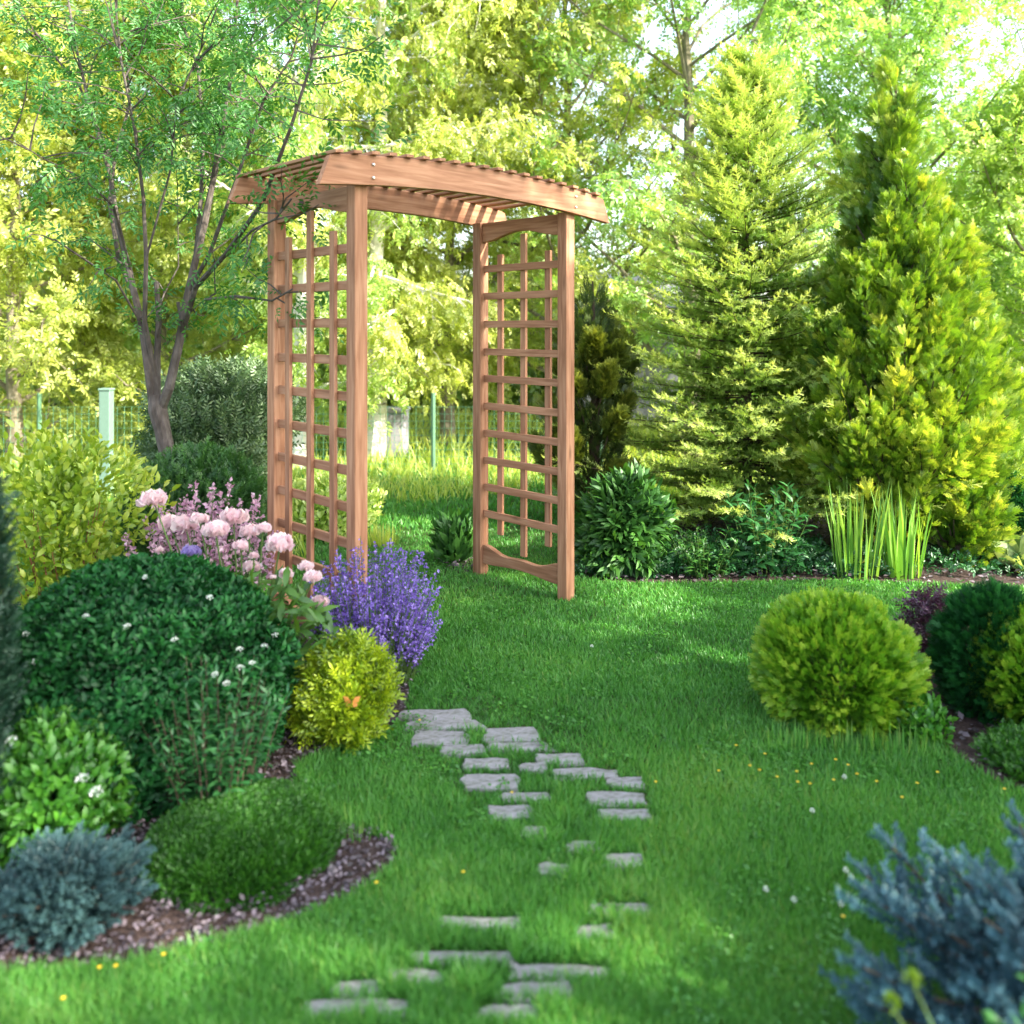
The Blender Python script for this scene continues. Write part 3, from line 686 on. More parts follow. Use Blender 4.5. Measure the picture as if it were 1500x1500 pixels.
for pts, r in LM:
    r = r * .68
    q = [tp(*p) + (rng.normal(size=3) * .006) for p in pts]; m = len(q)
    mb.tube(q, [r * (1 - .8 * i / (m - 1)) if m > 4 else r * (1 - .35 * i / (m - 1)) for i in range(m)], 7)
for pts, r in LM:
    q = [tp(*p) for p in pts]
    if len(q) < 4 and r > .02: continue
    L = sum(np.linalg.norm(q[i + 1] - q[i]) for i in range(len(q) - 1)); k = max(4, int(L * (19 if r > .015 else 15)))
    for _ in range(k):
        t = rng.uniform(.18, 1.0); s = poly_at(q, t); zz = s[2]
        hi = np.clip((zz - 2.1) / .5, 0, 1)
        if rng.random() > (.05 if r > .015 else .34) + .95 * hi: continue
        ax = poly_at(q, min(t + .05, 1)) - poly_at(q, t - .05); ax /= np.linalg.norm(ax) + 1e-9
        d = ax * .5 + rnd(rng, 1)[0] * np.array([1, 1, .6]) + np.array([0, 0, .05]); d /= np.linalg.norm(d); l2 = rng.uniform(.2, .55) * (.6 + .4 * hi)
        w_ = [s]; dd = d.copy()
        for _ in range(3): dd = dd + rng.normal(size=3) * .2 + np.array([0, 0, -.05]); dd /= np.linalg.norm(dd); w_.append(w_[-1] + dd * l2 / 3)
        mb.tube(w_, [.005, .004, .003, .0015], 4, False)
        nn = 11; u = np.linspace(.25, 1, nn)
        LP.append(np.array([poly_at(w_, a) for a in u]) + rng.normal(size=(nn, 3)) * .045); LD.append(np.repeat(dd[None], nn, 0))
mb.build('branches', M['bark'], t0, True)
P = np.concatenate(LP); D = np.concatenate(LD); n = len(P)
idx = rng.integers(0, 3, n); S = .10 * rng.uniform(.7, 1.25, n); Yd = D * .6 + rnd(rng, n) * .7 + np.array([0, 0, -.3]); Zd = rnd(rng, n) * .5 + np.array([0, -.1, .7]); ti = .15 + .6 * rng.random(n)
add('crown', [stamp(SPR[k], P[idx == k], Yd[idx == k], Zd[idx == k], S[idx == k], ti[idx == k]) for k in range(3)], M['treeleaf'], t0)

# ------------------------------------------------------------------ conifers
def spruce(name, label, cx, d, top, w, seed, mat, whorls=26, per=8, ssz=.13, lo=.1, T=None, cat_='tree', group=None, droop=.25, xy=None, h=None, Rr=None, trunk=.05, rise=.0, tipb=0., var=.18, thick=False, dome=False):
    rng = np.random.default_rng(seed); x, y = xy or P3(cx, d); h = h or wz(top, d); Rr = Rr or w / 2 / FP * d
    o = empty(name, (x, y, 0), label, cat_, group)
    mb = MB(); mb.tube([(0, 0, -.05), (rng.normal() * .01, 0, h * .5), (0, 0, h * .97)], [trunk, trunk * .55, .006], 8); mb.build('trunk', M['darkbark'], o, True)
    mb = MB(); PP, DD, SS, TT, ZZ = [], [], [], [], []
    for i in range(whorls):
        t = lo + (1 - lo) * i / whorls; R0 = Rr * ((1 - t) ** .85 if not dome else max(1 - t * t, 0) ** .6) * (1.0 if t > .12 else .9) + .03
        for j in range(per):
            a = 2 * PI * j / per + i * .7 + rng.normal() * .2; ln = R0 * rng.uniform(.95 - var, 1 + var * .6)
            s = np.array([0, 0, h * t + rng.normal() * .03 * h / 2]); d = np.array([math.cos(a), math.sin(a), .35 * t + rise + .1 - droop * (1 - t)])
            pts = [s]; dd = d.copy()
            for k in range(4): dd = dd + np.array([0, 0, -.07 + .09 * k]); pts.append(pts[-1] + dd / np.linalg.norm(dd) * ln / 4)
            mb.tube(pts, [.010 * (1 - t * .5), .007, .005, .003, .002], 4, False)
            side = np.cross(d, [0, 0, 1]); side /= np.linalg.norm(side); m = max(3, int(ln / (ssz * .36)))
            for k in range(m):
                u = .12 + .88 * (k + 1) / m; p = poly_at(pts, u)
                for sgn in (-1, 1):
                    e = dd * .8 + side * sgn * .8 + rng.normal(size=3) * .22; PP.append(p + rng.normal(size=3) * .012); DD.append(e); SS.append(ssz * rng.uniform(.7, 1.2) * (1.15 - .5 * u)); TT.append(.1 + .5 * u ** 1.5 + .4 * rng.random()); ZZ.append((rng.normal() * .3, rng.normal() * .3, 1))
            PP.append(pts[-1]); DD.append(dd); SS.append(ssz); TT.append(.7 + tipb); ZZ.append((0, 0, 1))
            if thick:
                for k in range(int(ln / ssz * 4)):
                    u = .25 + .75 * rng.random(); v = rnd(rng, 1)[0]; PP.append(poly_at(pts, u) + v * np.array([1, 1, .15]) * ln * .13); DD.append(dd * .7 + v * np.array([.7, .7, .2]) + np.array([0, 0, .35])); SS.append(ssz * rng.uniform(.6, 1)); TT.append(.2 + .5 * u + .25 * rng.random()); ZZ.append((0, 0, 1))
    mb.build('branches', M['darkbark'], o, True)
    PP, DD, SS, TT, ZZ = map(np.array, (PP, DD, SS, TT, ZZ))
    add('crown', [stamp(T or SHO[0], PP, DD, ZZ, SS, TT)], M[mat], o)
    return o
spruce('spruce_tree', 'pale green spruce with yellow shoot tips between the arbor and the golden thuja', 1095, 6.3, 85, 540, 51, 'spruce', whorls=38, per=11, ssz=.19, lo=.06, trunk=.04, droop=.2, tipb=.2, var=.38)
# golden thuja
def thuja(name, label, cx, d, top, w, seed, mat, n, size, prof='spire', amp=.16, lo=0, up=1.1, twist=.5, lobes=70, group=None):
    rng = np.random.default_rng(seed); x, y = P3(cx, d); h = wz(top, d); Rr = w / 2 / FP * d
    o = empty(name, (x, y, 0), label, 'tree', group)
    mb = MB(); mb.tube([(0, 0, -.05), (.02, 0, h * .5), (0, 0, h * .93)], [.055, .03, .006], 8); mb.build('trunk', M['darkbark'], o, True)
    # upswept branch plumes
    C, Nn, fr, t = shell(rng, lobes, Rr * .86, h * .9, prof, amp, .72); mb = MB(); PP, DD, ZZ, SS, TT = [], [], [], [], []
    per = n // lobes
    for i in range(lobes):
        c = C[i]; hor = np.array([c[0], c[1], 0]); rr = np.linalg.norm(hor) + 1e-6; od = hor / rr
        L = (.17 + .24 * (1 - t[i])) * rng.uniform(.7, 1.5) * h / 3.2
        ax = unit((od * .7 * (1 - .5 * t[i]) + np.array([0, 0, 1.0]) + rng.normal(size=3) * .2)[None])[0]
        s = np.array([0, 0, max(c[2] - rr * .9 - .1, .1)]); mb.tube([s, s * .4 + c * .6 - np.array([0, 0, .04]), c, c + ax * L * .7], [.012, .008, .006, .002], 4, False)
        u = rng.random(per); q = rng.random(per) ** .5 * (1 - u) ** .8 * np.minimum(1, u * 4 + .3) * L * .38; a = rng.uniform(0, 2 * PI, per)
        e1 = np.cross(ax, [.3, .1, 1]); e1 /= np.linalg.norm(e1); e2 = np.cross(ax, e1)
        rad = np.cos(a)[:, None] * e1 + np.sin(a)[:, None] * e2
        PP.append(c + ax * (u * L)[:, None] + rad * q[:, None]); DD.append(ax * up + rad * .55 + rnd(rng, per) * .3); ZZ.append(rad * .4 + rnd(rng, per) * .8)
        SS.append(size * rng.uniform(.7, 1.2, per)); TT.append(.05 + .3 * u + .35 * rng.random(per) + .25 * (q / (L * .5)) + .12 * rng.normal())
    mb.build('branches', M['darkbark'], o, True)
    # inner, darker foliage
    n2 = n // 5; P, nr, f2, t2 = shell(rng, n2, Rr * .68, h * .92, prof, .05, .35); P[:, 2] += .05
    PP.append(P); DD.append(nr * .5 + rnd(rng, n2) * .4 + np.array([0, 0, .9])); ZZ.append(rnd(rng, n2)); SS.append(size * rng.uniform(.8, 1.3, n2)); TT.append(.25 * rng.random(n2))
    PP, DD, ZZ, SS, TT = map(np.concatenate, (PP, DD, ZZ, SS, TT)); idx = rng.integers(0, 3, len(PP))
    add('crown', [stamp(FAN[k], PP[idx == k], DD[idx == k], ZZ[idx == k], SS[idx == k], TT[idx == k]) for k in range(3)], M[mat], o)
    return o
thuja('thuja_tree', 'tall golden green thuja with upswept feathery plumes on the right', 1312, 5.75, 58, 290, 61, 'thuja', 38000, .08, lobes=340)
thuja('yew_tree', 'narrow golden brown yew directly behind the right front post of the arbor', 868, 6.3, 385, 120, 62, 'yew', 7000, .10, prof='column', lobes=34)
# ------------------------------------------------------------------ left bed plants
o, g, rng = bush('clipped_shrub', 'large dark green rounded shrub dotted with small white blossoms on the left', 'shrub', 209, 440, 820, 1215, TL2, M['darkshrub'], 40000, .027, 'box', .05, .7, 1, up=.35, ran=.8)
def blossoms(o, g, rng, pts, name='blossom', mat='white', size=.022):
    x, y, r, h = g
    for (px, py) in pts:
        d = y - r * .8; 
        for _ in range(6):
            X0 = wx(px, d); dx = (X0 - x) / r
            if abs(dx) > .96: dx = math.copysign(.96, dx)
            zz = wz(py, d); tt = min(max(zz / h, 0), 1)
            rr = float(PROF['box'](np.array(tt))) * r * 1.02 if 'clipped' in o.name else float(PROF['globe'](np.array(tt))) * r * 1.05
            d = y - math.sqrt(max(rr * rr - (X0 - x) ** 2, 0.0004))
        P = np.array([(wx(px, d) - x, d - y - .005, zz)])
        m = 34; N_ = unit(rnd(rng, m) + np.array([0, -.5, .9])); PP = P + N_ * size * np.array([1, 1, .6]) * .7
        add(name, [stamp(T_leaf(.8, .3), PP, N_ + rnd(rng, m) * .7, rnd(rng, m), size * .42 * rng.uniform(.8, 1.2, m), .3 + .7 * rng.random(m))], M[mat], o)
blossoms(o, g, rng, [(187, 884), (127, 902), (18, 926), (27, 922), (40, 928), (54, 969), (316, 927), (333, 940), (352, 912), (353, 930), (370, 932), (388, 925), (404, 930), (257, 920), (308, 858), (215, 835)], size=.012)
bush('leafy_shrub', 'bright green loose shrub with a few white blossoms at the lower left edge', 'shrub', 75, 245, 1030, 1290, TL2, M['lightshrub'], 6500, .035, 'globe', .14, .45, 2, up=.6, stem=('stem', 26, .003))
o = bpy.context.scene.objects[-1]
g2 = site(75, 245, 1030, 1290); root2 = [q for q in bpy.data.objects if q.name.startswith('leafy_shrub')][0]
blossoms(root2, g2, np.random.default_rng(9), [(18, 1079), (122, 1094), (142, 1112), (-6, 1060)], size=.018)
# lance-leaved stems
def stems_plant(name, label, cat_, cx, w, top, base, nst, mat, lsize, per, seed, T=TLN, lean=.25, group=None, deep=.6, stemmat='stem', flower=None, hvar=.35, pos=None, frange=.3, fsize=.012, fn=26):
    rng = np.random.default_rng(seed); x, y, r, h = pos or site(cx, w, top, base, deep)
    o = empty(name, (x, y, 0), label, cat_, group)
    mb = MB(); PP, DD, ZZ, SS, TT = [], [], [], [], []; FPn = []
    for i in range(nst):
        a = rng.uniform(0, 2 * PI); q = r * math.sqrt(rng.random()); hh = h * (1 - hvar * rng.random()) * (1 - .25 * (q / r) ** 2)
        b = np.array([math.cos(a) * q * .55, math.sin(a) * q * .55, 0]); e = np.array([math.cos(a) * q, math.sin(a) * q, hh]) + rng.normal(size=3) * .01
        mid = b * .6 + e * .4 + np.array([0, 0, hh * .15]); pts = [b, mid, e]
        mb.tube(pts, [.003, .0025, .0012], 4, False)
        m = per; us = np.linspace(.12, 1, m); ph = rng.uniform(0, 6)
        for k, u in enumerate(us):
            aa = ph + k * 2.4; od = np.array([math.cos(aa), math.sin(aa), rng.uniform(.15, .7) + (u > .9) * 1.0])
            if flower and u > 1 - frange: continue
            PP.append(poly_at(pts, u)); DD.append(od); ZZ.append((0, 0, 1.)); SS.append(lsize * rng.uniform(.7, 1.15) * (1.1 - .45 * u)); TT.append(.1 + .5 * rng.random() + .3 * u)
        if flower:
            for _ in range(fn):
                u = 1 - frange * rng.random(); p = poly_at(pts, u); FPn.append(p + rnd(rng, 1)[0] * fsize * (1.5 - 1.1 * (u - 1 + frange) / frange))
    mb.build('stem', M[stemmat], o, True)
    PP, DD, ZZ, SS, TT = map(np.array, (PP, DD, ZZ, SS, TT))
    add('foliage', [stamp(T, PP, DD, ZZ + rng.normal(size=DD.shape) * .3, SS, TT)], M[mat], o)
    if flower:
        F = np.array(FPn); n = len(F)
        add('flowers', [stamp(T_leaf(.7, .3), F, rnd(rng, n) + np.array([0, 0, .3]), rnd(rng, n), fsize * .95 * rng.uniform(.7, 1.3, n), rng.random(n))], M[flower], o)
    return o
stems_plant('border_plant', 'dark leafy perennial stems standing in front of the large dark shrub', 'plant', 315, 235, 950, 1222, 95, 'herb', .05, 30, 71, stemmat='darkbark')
o, g, rng = bush('cushion_conifer', 'low mounded bright green cushion conifer on the bark mulch', 'shrub', 356, 284, 1182, 1322, SHO, M['cushion'], 24000, .024, 'dome', .04, .8, 3, hole=.05, up=.25, ran=.5, out=.9, tb=.05, tr=.45)
def blue_bush(name, label, pos, seed, mat, n_br, ssz, sp=.055, prof='dome', group=None, extra=(), pads=False):
    rng = np.random.default_rng(seed); x, y, r, h = pos
    o = empty(name, (x, y, 0), label, 'shrub', group)
    C, N_, fr, t = shell(rng, n_br, r, h, prof, .2, .5); mb = MB(); PP, DD, SS, TT = [], [], [], []
    ends = [(C[i], N_[i]) for i in range(n_br)] + [(np.array(e), unit(np.array([[e[0], e[1], .15]]))[0]) for e in extra]
    for c, nn in ends:
        s = np.array([c[0] * .1, c[1] * .1, max(c[2] * .9 - .06, .02)]) if pads else np.array([c[0] * .1, c[1] * .1, max(c[2] * .55 - .02, .02)]); d = unit((nn * .8 + np.array([0, 0, .15]))[None])[0]
        pts = [s, s * .5 + c * .5 - np.array([0, 0, .01]), c]; mb.tube(pts, [.005, .004, .002], 4, False)
        ax = c - s; ln = np.linalg.norm(ax); ax = ax / (ln + 1e-6); side = np.cross(ax, [0, 0, 1]); side /= np.linalg.norm(side) + 1e-6
        m = max(3, int(ln / sp))
        for k in range(m):
            u = .35 + .65 * k / m
            for sg in (-1, 1):
                PP.append(s + (c - s) * u); DD.append(ax * .9 + side * sg * .7 + rng.normal(size=3) * .2 + np.array([0, 0, .1])); SS.append(ssz * rng.uniform(.7, 1.1) * (1.2 - .4 * u)); TT.append(.1 + .4 * u + .3 * rng.random())
        PP.append(c); DD.append(d); SS.append(ssz * 1.1); TT.append(.6 + .25 * rng.random())
        if pads:
            for _ in range(9):
                v = rnd(rng, 1)[0]; PP.append(c + v * np.array([.035, .035, .01])); DD.append(d + v * np.array([.8, .8, .25])); SS.append(ssz * rng.uniform(.6, .95)); TT.append(.45 + .5 * rng.random())
    mb.build('branches', M['darkbark'], o, True)
    PP, DD, SS, TT = map(np.array, (PP, DD, SS, TT)); PP[:, 2] = np.maximum(PP[:, 2], .015)
    add('foliage', [stamp(SHB, PP, DD, np.tile([0, 0, 1.], (len(PP), 1)) + rng.normal(size=PP.shape) * .2, SS, TT - .15)], M[mat], o)
    return o
p = site(100, 262, 1225, 1392)
spruce('blue_spruce', 'low grey blue dwarf spruce on the mulch at the lower left', 0, 0, 0, 0, 81, 'greysp', whorls=7, per=13, ssz=.045, lo=.1, T=SHB, cat_='shrub', droop=.0, xy=(wx(98, 2.13), 2.13), h=.11, Rr=.14, trunk=.012, tipb=.15, var=.3, thick=True, dome=True)
spruce('blue_spruce', 'large out-of-focus blue spruce with layered branches at the lower right corner', 0, 0, 0, 0, 82, 'bluesp', whorls=6, per=13, ssz=.055, lo=.1, T=SHB, cat_='shrub', droop=.06, xy=(1.08, 1.56), h=.32, Rr=.50, rise=-.08, trunk=.03, tipb=.1, var=.22, thick=True, dome=True)
bush('juniper', 'dark blurred columnar juniper at the left edge', 'shrub', 0, 0, 0, 0, SHO, M['juniper'], 9000, .05, 'column', .12, .5, 4, pos=(-1.53, 2.35, .18, 1.27), up=1.0, out=.5)
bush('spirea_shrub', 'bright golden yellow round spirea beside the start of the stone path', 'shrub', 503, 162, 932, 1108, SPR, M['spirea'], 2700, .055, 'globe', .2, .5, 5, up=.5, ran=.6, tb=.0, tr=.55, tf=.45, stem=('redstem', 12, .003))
stems_plant('catmint', 'billowing catmint with purple blue flower spikes at the foot of the arbor', 'flowering plant', 550, 200, 785, 1035, 290, 'catleaf', .03, 12, 72, T=TL2, flower='catmint', frange=.5, fsize=.014, fn=40, hvar=.66, deep=.9)
stems_plant('sage_plant', 'tall pale pink sage spikes standing behind the peonies', 'flowering plant', 290, 235, 700, 960, 46, 'catleaf', .05, 9, 73, T=TL2, flower='pinkspike', frange=.36, fsize=.022, fn=52, hvar=.3, pos=(wx(295, 3.85), 3.85, .36, wz(696, 3.85)))
# peony
pr = empty('peony_plant', (wx(355, 3.35), 3.35, 0), 'peony bush with pale pink double flowers in front of the arbor', 'flowering plant')
rng = np.random.default_rng(91); px0 = wx(355, 3.35)
FL = [(225, 734, 20), (249, 769, 18), (271, 770, 20), (316, 779, 19), (342, 760, 20), (366, 781, 15), (353, 801, 12), (324, 807, 8), (372, 815, 8), (368, 832, 13), (410, 800, 20),
      (234, 806, 6), (302, 825, 9), (419, 842, 11), (449, 832, 12), (459, 847, 13), (469, 883, 13), (400, 846, 5), (280, 810, 14), (292, 762, 13), (385, 776, 12)]
mb = MB(); PP, DD, SS = [], [], []
heads = []
for i, (px, py, r) in enumerate(FL):
    d = 3.3 + rng.uniform(-.12, .22) + (850 - py) * .002; c = np.array([wx(px, d) - px0, d - 3.35, wz(py, d)]); heads.append((c, r / FP * d, i))
    b = np.array([c[0] * .35, c[1] * .3 + .05, 0]); pts = [b, b * .4 + c * .6 + np.array([0, 0, .04]), c]; mb.tube(pts, [.005, .004, .003], 5, False)
mb.build('stem', M['stem'], pr, True)
for i in range(900):
    px = rng.uniform(235, 500); py = 835 + 150 * rng.random() + max(0, (px - 420)) * .6 + max(0, px - 300) * .15
    d = 3.3 + rng.uniform(-.25, .3); PP.append((wx(px, d) - px0, d - 3.35, max(.03, wz(py, d) - .02))); DD.append((rng.normal() * .7, rng.normal() * .7 - .2, .35 + rng.normal() * .3)); SS.append(.085 * rng.uniform(.6, 1.2))
PP, DD, SS = map(np.array, (PP, DD, SS))
add('foliage', [stamp(TLN, PP, DD, np.tile([0, -.2, 1.], (len(PP), 1)) + rng.normal(size=PP.shape) * .3, SS * 1.1, rng.random(len(PP)) * .8)], M['peonyleaf'], pr)
for c, r, i in heads:
    r *= 1.12; m = 150 if r > .03 else 80; N_ = rnd(rng, m); N_[:, 2] = np.abs(N_[:, 2]) * 1.0 - .35; N_ = unit(N_); lay = rng.uniform(.25, 1, m)
    P = c + N_ * r * .58 * lay[:, None] * np.array([1, 1, .62]); Yp = N_ * .45 + np.array([0, 0, .75]) * (1.15 - lay * .6)[:, None] + rnd(rng, m) * .3
    PT = T_leaf2(1.1, -.3, -.12)
    add('flower_head', [stamp(PT, P - Yp * r * .15, Yp, -N_ * .8 + np.array([0, 0, .3]), r * .66 * rng.uniform(.6, 1.2, m), .3 + .7 * rng.random(m) * lay)], M['lilacpetal'] if i == 18 else M['petal'], pr)
bush('hydrangea_shrub', 'yellow green large-leaved shrub above the big dark shrub on the left', 'shrub', 95, 0, 0, 0, TL2, M['bigleaf'], 4000, .046, 'vase', .34, .1, 6, pos=(wx(92, 3.9), 3.9, .36, wz(640, 3.8)), up=.5, stem=('redstem', 22, .005), fac=.4)
bush('silver_willow', 'silvery green fine-leaved willow shrub between the grey tree and the arbor', 'shrub', 0, 0, 0, 0, SPR, M['silver'], 8500, .09, 'vase', .28, .25, 7, pos=(wx(322, 6.0), 6.0, .50, wz(540, 6.0)), up=.7)
bush('low_shrub', 'dark green low bush at the foot of the grey multi-stemmed tree', 'shrub', 0, 0, 0, 0, SHO, M['lowbush'], 5200, .085, 'globe', .1, .5, 8, pos=(wx(290, 4.65), 4.65, .38, wz(668, 4.6)), up=.7)
bush('low_shrub', 'light green bush seen through the lattice behind the left posts of the arbor', 'shrub', 0, 0, 0, 0, TL2, M['midleaf'], 3600, .05, 'globe', .1, .5, 9, pos=(wx(480, 6.1), 6.1, .36, wz(700, 6.1)), up=.7)
bush('border_shrub', 'small dark spiky plant at the foot of the right rear post', 'plant', 665, 74, 748, 832, TLN, M['darkleaf'], 420, .12, 'globe', .1, .2, 10, up=1.0, out=1.0, ran=.3)
# ------------------------------------------------------------------ right far border
bush('border_shrub', 'dark glossy leafy shrub right beside the right front post', 'shrub', 912, 158, 682, 852, TLN, M['darkleaf'], 3600, .085, 'globe', .34, .25, 12, up=.3, out=1, ran=.5)
stems_plant('border_plant', 'long-leaved green perennial between the spruce and the iris clumps', 'plant', 1122, 125, 700, 848, 34, 'herb', .13, 12, 74, group=None)
stems_plant('border_plant', 'low green long-leaved plant under the spruce', 'plant', 1030, 110, 775, 852, 40, 'darkleaf', .07, 12, 75)
for cx_, w_, lab, sd_ in ((1254, 84, 'left of two clumps of upright sword-shaped iris leaves before the golden thuja', 1), (1324, 66, 'right of two clumps of upright sword-shaped iris leaves before the golden thuja', 2)):
    rng = np.random.default_rng(200 + sd_); x, y, r, h = site(cx_, w_, 705, 850, .5)
    o = empty('iris_clump', (x, y, 0), lab, 'plant', 'iris clumps in the far bed')
    n = 62; a = rng.uniform(0, 2 * PI, n); q = np.sqrt(rng.random(n)) * r * .8; P = np.stack([np.cos(a) * q, np.sin(a) * q, np.zeros(n)], 1)
    L = h * rng.uniform(.6, 1.05, n); Yd = np.stack([np.cos(a) * q / r * .17 + rng.normal(size=n) * .03, np.sin(a) * q / r * .17, np.ones(n)], 1)
    add('foliage', [stamp(T_blade(.03, .08), P, Yd, rnd(rng, n) * np.array([1, 1, .1]), np.stack([L * 1.1, L, L], 1), .2 + .7 * rng.random(n))], M['iris'], o)
thuja('thuja_tree', 'small golden thuja shoots at the foot of the tall thuja beside the iris', 1400, 5.4, 690, 110, 63, 'thuja', 3600, .085, prof='vase', lobes=24)
bush('border_shrub', 'dark green rounded shrub at the right edge behind the hosta', 'shrub', 1470, 120, 690, 828, SPR, M['darkshrub'], 2600, .08, 'globe', .12, .5, 13, up=.6)
bush('hosta', 'white-edged hosta with long arching leaves at the right edge', 'plant', 1502, 92, 782, 846, TL2, M['hosta'], 90, .17, 'dome', .1, .2, 14, up=.25, out=1.2, ran=.25, stem=None)
# low ground cover along the far bed edge
rng = np.random.default_rng(301); n = 5200; px = rng.uniform(846, 1700, n); py = 848 - 34 * rng.random(n); d = 1843.2 / (py - 480)
hgt = np.where((px > 975) & (px < 1200), .13, .07) * rng.random(n) * (.5 + fields(px * .02, d * 3)); P = np.stack([wx(px, d), d, hgt + .005], 1)
k = (px < 1255) | (rng.random(n) < .25); P = P[k]; n = len(P)
tag(add('ground_cover', [stamp(SPRF, P, rnd(rng, n) + np.array([0, -.2, .7]), rnd(rng, n) + np.array([0, -.3, 1]), .055 * rng.uniform(.6, 1.3, n), .1 + .7 * rng.random(n))], M['herb']),
    'low bluish green ground cover edging the far flower bed', 'ground cover', kind='stuff')
# ------------------------------------------------------------------ right foreground plants
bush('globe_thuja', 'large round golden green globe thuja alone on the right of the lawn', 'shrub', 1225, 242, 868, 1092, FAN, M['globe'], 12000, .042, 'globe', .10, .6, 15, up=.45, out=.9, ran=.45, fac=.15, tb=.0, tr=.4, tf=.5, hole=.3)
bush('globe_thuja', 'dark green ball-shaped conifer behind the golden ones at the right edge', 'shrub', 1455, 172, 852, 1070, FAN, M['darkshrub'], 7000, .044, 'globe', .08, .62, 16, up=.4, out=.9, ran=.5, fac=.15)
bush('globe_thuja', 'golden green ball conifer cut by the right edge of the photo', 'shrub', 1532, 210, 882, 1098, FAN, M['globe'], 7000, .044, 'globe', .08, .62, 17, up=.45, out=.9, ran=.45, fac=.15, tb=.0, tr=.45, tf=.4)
bush('low_conifer', 'small low conifer with pale green tips below the right-edge golden ball', 'shrub', 1530, 190, 1080, 1165, SHO, M['cushion'], 2600, .045, 'dome', .1, .5, 18, up=.4)
bush('barberry', 'airy dark purple shrub between the golden and the dark green balls', 'shrub', 1362, 92, 850, 1000, SPR, M['purpleleaf'], 800, .05, 'globe', .15, .3, 19, up=.6, stem=('redstem', 20, .0025))
bush('wild_plant', 'fresh green weeds growing at the right foot of the large golden globe', 'plant', 1345, 110, 1012, 1098, TL2, M['lightshrub'], 800, .03, 'dome', .2, .3, 20, up=.9, stem=None)
rng = np.random.default_rng(400)
o, g, rng = bush('wild_plant', 'blurred green leafy plant with yellow buds at the bottom right corner', 'plant', 0, 0, 0, 0, TL2, M['herb'], 520, .04, 'dome', .15, .3, 21, pos=(.80, 1.26, .13, .50), up=.9, stem=('stem', 8, .003))
for (px, py, d) in ((1336, 1436, 1.3), (1306, 1470, 1.3)):
    c = np.array([(wx(px, d) - .80, d - 1.26, wz(py, d))]); N_ = unit(rnd(rng, 16) + np.array([0, 0, .8])); mb = MB(); mb.tube([(c[0][0] * .4, 0, .2), tuple(c[0] - np.array([0, 0, .004]))], [.003, .002], 5); mb.build('stem', M['stem'], o, True)
    add('bud', [stamp(T_leaf(.8, .3), c + N_ * .003, N_, rnd(rng, 16), np.full(16, .014), .2 + .4 * rng.random(16))], M['bigleaf'], o)
# tufts around the base of the golden globe and left spirea
def tuft_plant(label, px, py, n, ln, seed, mat='grass'):
    rng = np.random.default_rng(seed); x, y = gp(px, py); o = empty('grass_tuft', (x, y, 0), label, 'grass tuft')
    a = rng.uniform(0, 6.28, n); n *= 2; a = rng.uniform(0, 6.28, n); q = np.sqrt(rng.random(n)); P = np.stack([np.cos(a) * q * .11, np.sin(a) * q * .05, np.zeros(n)], 1)
    L = ln * .75 * rng.uniform(.4, 1.2, n); Yd = np.stack([np.cos(a) * .5, np.sin(a) * .5, np.ones(n)], 1)
    add('blades', [stamp(T_blade(.05, .35), P, Yd, np.stack([np.cos(a), np.sin(a), np.zeros(n)], 1) * -1, np.stack([L, L, L], 1), .4 + .5 * rng.random(n))], M[mat], o)
tuft_plant('broad-bladed grass tuft under the left side of the golden globe', 1160, 1098, 40, .11, 1)
tuft_plant('broad-bladed grass tuft right under the middle of the golden globe', 1240, 1104, 46, .12, 2)
tuft_plant('broad-bladed grass tuft below the weeds right of the golden globe', 1315, 1106, 40, .12, 3)
tuft_plant('dark tuft of grass at the upper end of the mulch beside the cushion conifer', 520, 1222, 60, .08, 4)
tuft_plant('grassy tuft at the inner foot of the left front post seen through the arch', 560, 800, 60, .2, 5, 'meadow')

# ------------------------------------------------------------------ flowers in the lawn, butterfly
fm = None; rng = np.random.default_rng(500)
YF = [(1077, 1112), (1122, 1125), (1113, 1150), (1140, 1160), (1166, 1151), (1190, 1140), (1188, 1170), (1222, 1165), (1223, 1133), (1256, 1156), (1098, 1142), (1052, 1151), (1375, 1153), (1345, 1170), (1473, 1178),
      (1170, 1168), (1244, 1142), (1235, 1372), (961, 1168), (616, 1074), (750, 1184), (553, 1320), (680, 1303), (145, 1447), (240, 1427), (95, 1494), (172, 1445), (1320, 1190), (1283, 1166)]
for i, (px, py) in enumerate(YF):
    x, y = gp(px, py)
    if fm is None:
        o = empty('buttercup', (x, y, 0), 'small yellow buttercup open in the mown lawn', 'flower', 'yellow buttercups in the lawn'); m = 8
        a = np.arange(m) * 2 * PI / m; N_ = np.stack([np.cos(a), np.sin(a), np.full(m, .45)], 1)
        b_ = MB(); b_.tube([(0, 0, 0), (.003, 0, .045)], [.0012, .001], 4); b_.build('stem', M['stem'], o, True)
        add('flower_head', [stamp(T_leaf(.9, .2), np.tile([.003, 0, .045], (m, 1)), N_, np.tile([0, 0, 1.], (m, 1)) + N_ * -.3, np.full(m, .0062), rng.random(m))], M['buttercup'], o); fm = o; kids = list(o.children)
    else:
        c = fm.copy(); COL.objects.link(c); c.location = (x, y, 0); c.rotation_euler = (0, 0, rng.uniform(0, 6))
        for k in kids:
            q = k.copy(); COL.objects.link(q); q.parent = c
wl = None
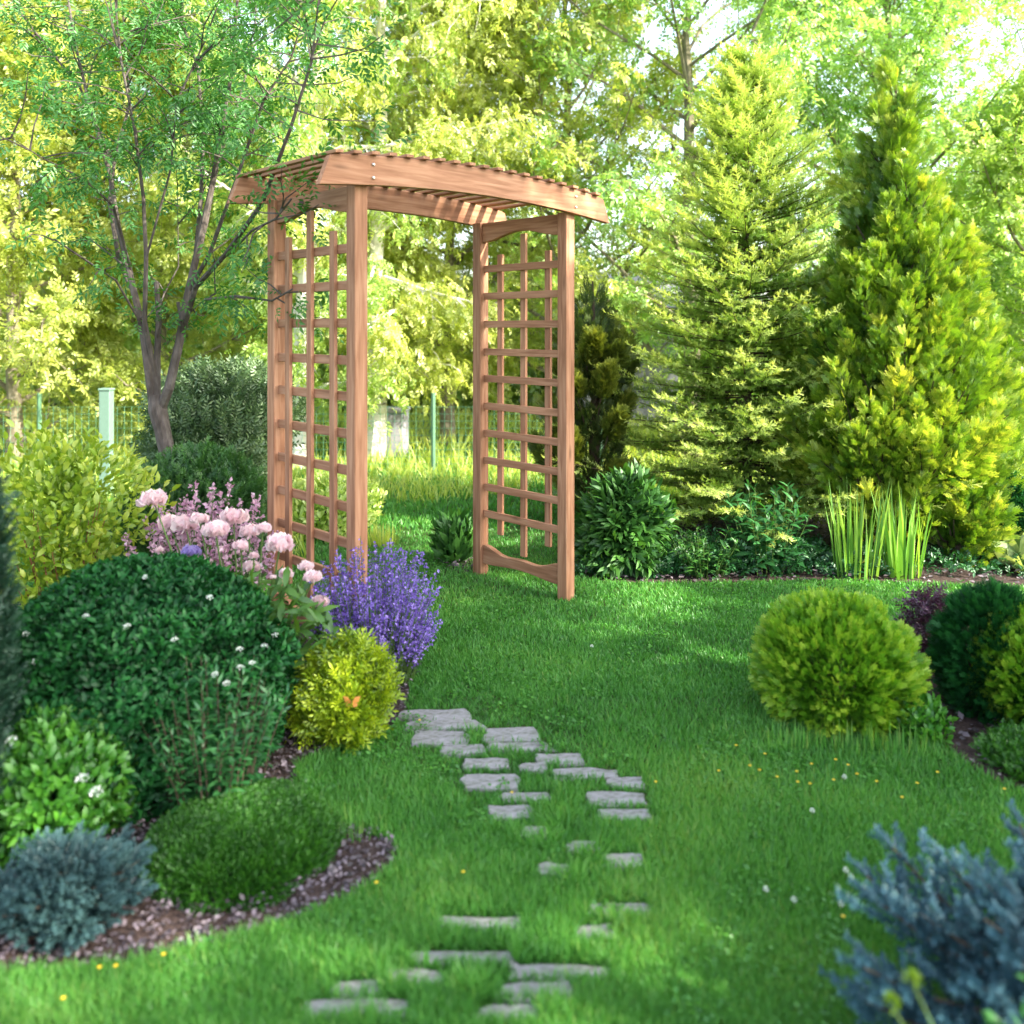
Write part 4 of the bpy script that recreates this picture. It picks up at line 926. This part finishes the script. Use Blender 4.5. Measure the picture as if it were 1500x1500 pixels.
for i, (px, py) in enumerate([(1190, 1211), (1239, 1301), (1163, 1346), (1232, 1352), (867, 962), (1237, 1160), (1122, 1330)]):
    x, y = gp(px, py)
    if wl is None:
        m = 26; N_ = unit(rnd(rng, m) + np.array([0, 0, .4]))
        o = empty('clover_flower', (x, y, 0), 'small white clover flower head in the right part of the lawn', 'flower', 'white clover flowers in the lawn')
        b_ = MB(); b_.tube([(0, 0, 0), (0, 0, .045)], [.0012, .001], 4); b_.build('stem', M['stem'], o, True)
        add('flower_head', [stamp(T_leaf(.6, .2), np.array([0, 0, .047]) + N_ * .003, N_, rnd(rng, m), np.full(m, .0052), rng.random(m))], M['white'], o); wl = o; kids = list(o.children)
    else:
        c = wl.copy(); COL.objects.link(c); c.location = (x, y, 0)
        for k in kids: q = k.copy(); COL.objects.link(q); q.parent = c
d = 2.92; o = empty('butterfly', (wx(515, d), d, wz(1030, d)), 'orange butterfly resting on the golden spirea', 'butterfly')
W1 = np.array([(0, 0, 0), (.026, .004, .012), (.030, .0, .024), (.012, 0, .020), (.018, .004, -.012), (.006, 0, -.014)]); F1 = np.array([(0, 1, 2), (0, 2, 3), (0, 4, 1), (0, 5, 4)])
for s in (1, -1):
    V = W1 * np.array([s, 1, 1]); link('wing', tri_mesh('wing', V, F1, np.array([.2, .6, .9, .6, .8, .3])), M['orange'], o)
b_ = MB(); b_.tube([(0, -.002, -.014), (0, -.003, 0), (0, -.002, .012)], [.001, .002, .001], 6); b_.build('body', M['badge'], o, True)

# ------------------------------------------------------------------ fence, shed
fy = 8.6
fe = empty('wire_fence', (0, fy, 0), 'low green wire mesh fence on thin green posts beyond the arch', 'fence')
mb = MB(); fx0, fx1, fh = wx(-120, fy), wx(900, fy), .66
for i in range(int((fx1 - fx0) / .07)): x = fx0 + i * .07; mb.tube([(x, 0, .02), (x, 0, fh)], .0018, 3, False)
for i in range(10): z = .03 + i * .07; mb.tube([(fx0, .004, z), (fx1, .004, z)], .0018, 3, False)
mb.build('wire_mesh', M['wire'], fe)
for px in (-100, 60, 345, 635, 880):
    mb = MB(); x = wx(px, fy); mb.tube([(x, -.03, -.05), (x, -.03, .80)], .022, 8); mb.build('post', M['fencegreen'], fe, True)
p8 = 7.4; mb = MB(); x = wx(156, p8); mb.box((-.045, -.045, -.05), (.045, .045, wz(572, p8))); mb.box((-.052, -.052, wz(572, p8)), (.052, .052, wz(572, p8) + .02))
o = mb.build('fence_post', M['fencepale'], None, bevel=.006); o.location = (x, p8, 0); tag(o, 'thick pale green white post left of the grey multi-stemmed tree', 'post')
sh = empty('garden_shed', (wx(918, 12.8), 12.8, 0), 'pale lavender grey shed glimpsed through leaves right of the arbor', 'shed')
mb = MB(); mb.box((-.75, -.01, 0), (.75, 1.6, 1.75)); mb.build('wall', M['shedwall'], sh)
mb = MB(); mb.board((-.9, -.15, 1.7), X, (0, .85, .5), (0, -.5, .85), 1.8, 1.15, .04); mb.board((-.9, 1.75, 1.7), X, (0, -.85, .5), (0, .5, .85), 1.8, 1.15, .04); mb.g = []; mb.build('roof', M['shedroof'], sh)
mb = MB(); mb.box((-.25, -.04, .8), (.25, -.015, 1.3)); wf = mb.build('window', M['shedwall'], sh)
mb = MB(); mb.box((-.2, -.05, .85), (.2, -.042, 1.25)); mb.build('pane', M['shedglass'], wf)
sb = empty('water_tank', (wx(570, 9.6), 9.6, 0), 'small pale grey box standing in the grass beyond the wire fence', 'tank')
mb = MB(); mb.box((-.17, 0, 0), (.17, .4, .50)); mb.build('body', M['shedroof'], sb, bevel=.03)
mb = MB(); mb.box((-.19, -.02, .502), (.19, .42, .54)); mb.build('lid', M['shedroof'], sb, bevel=.01)
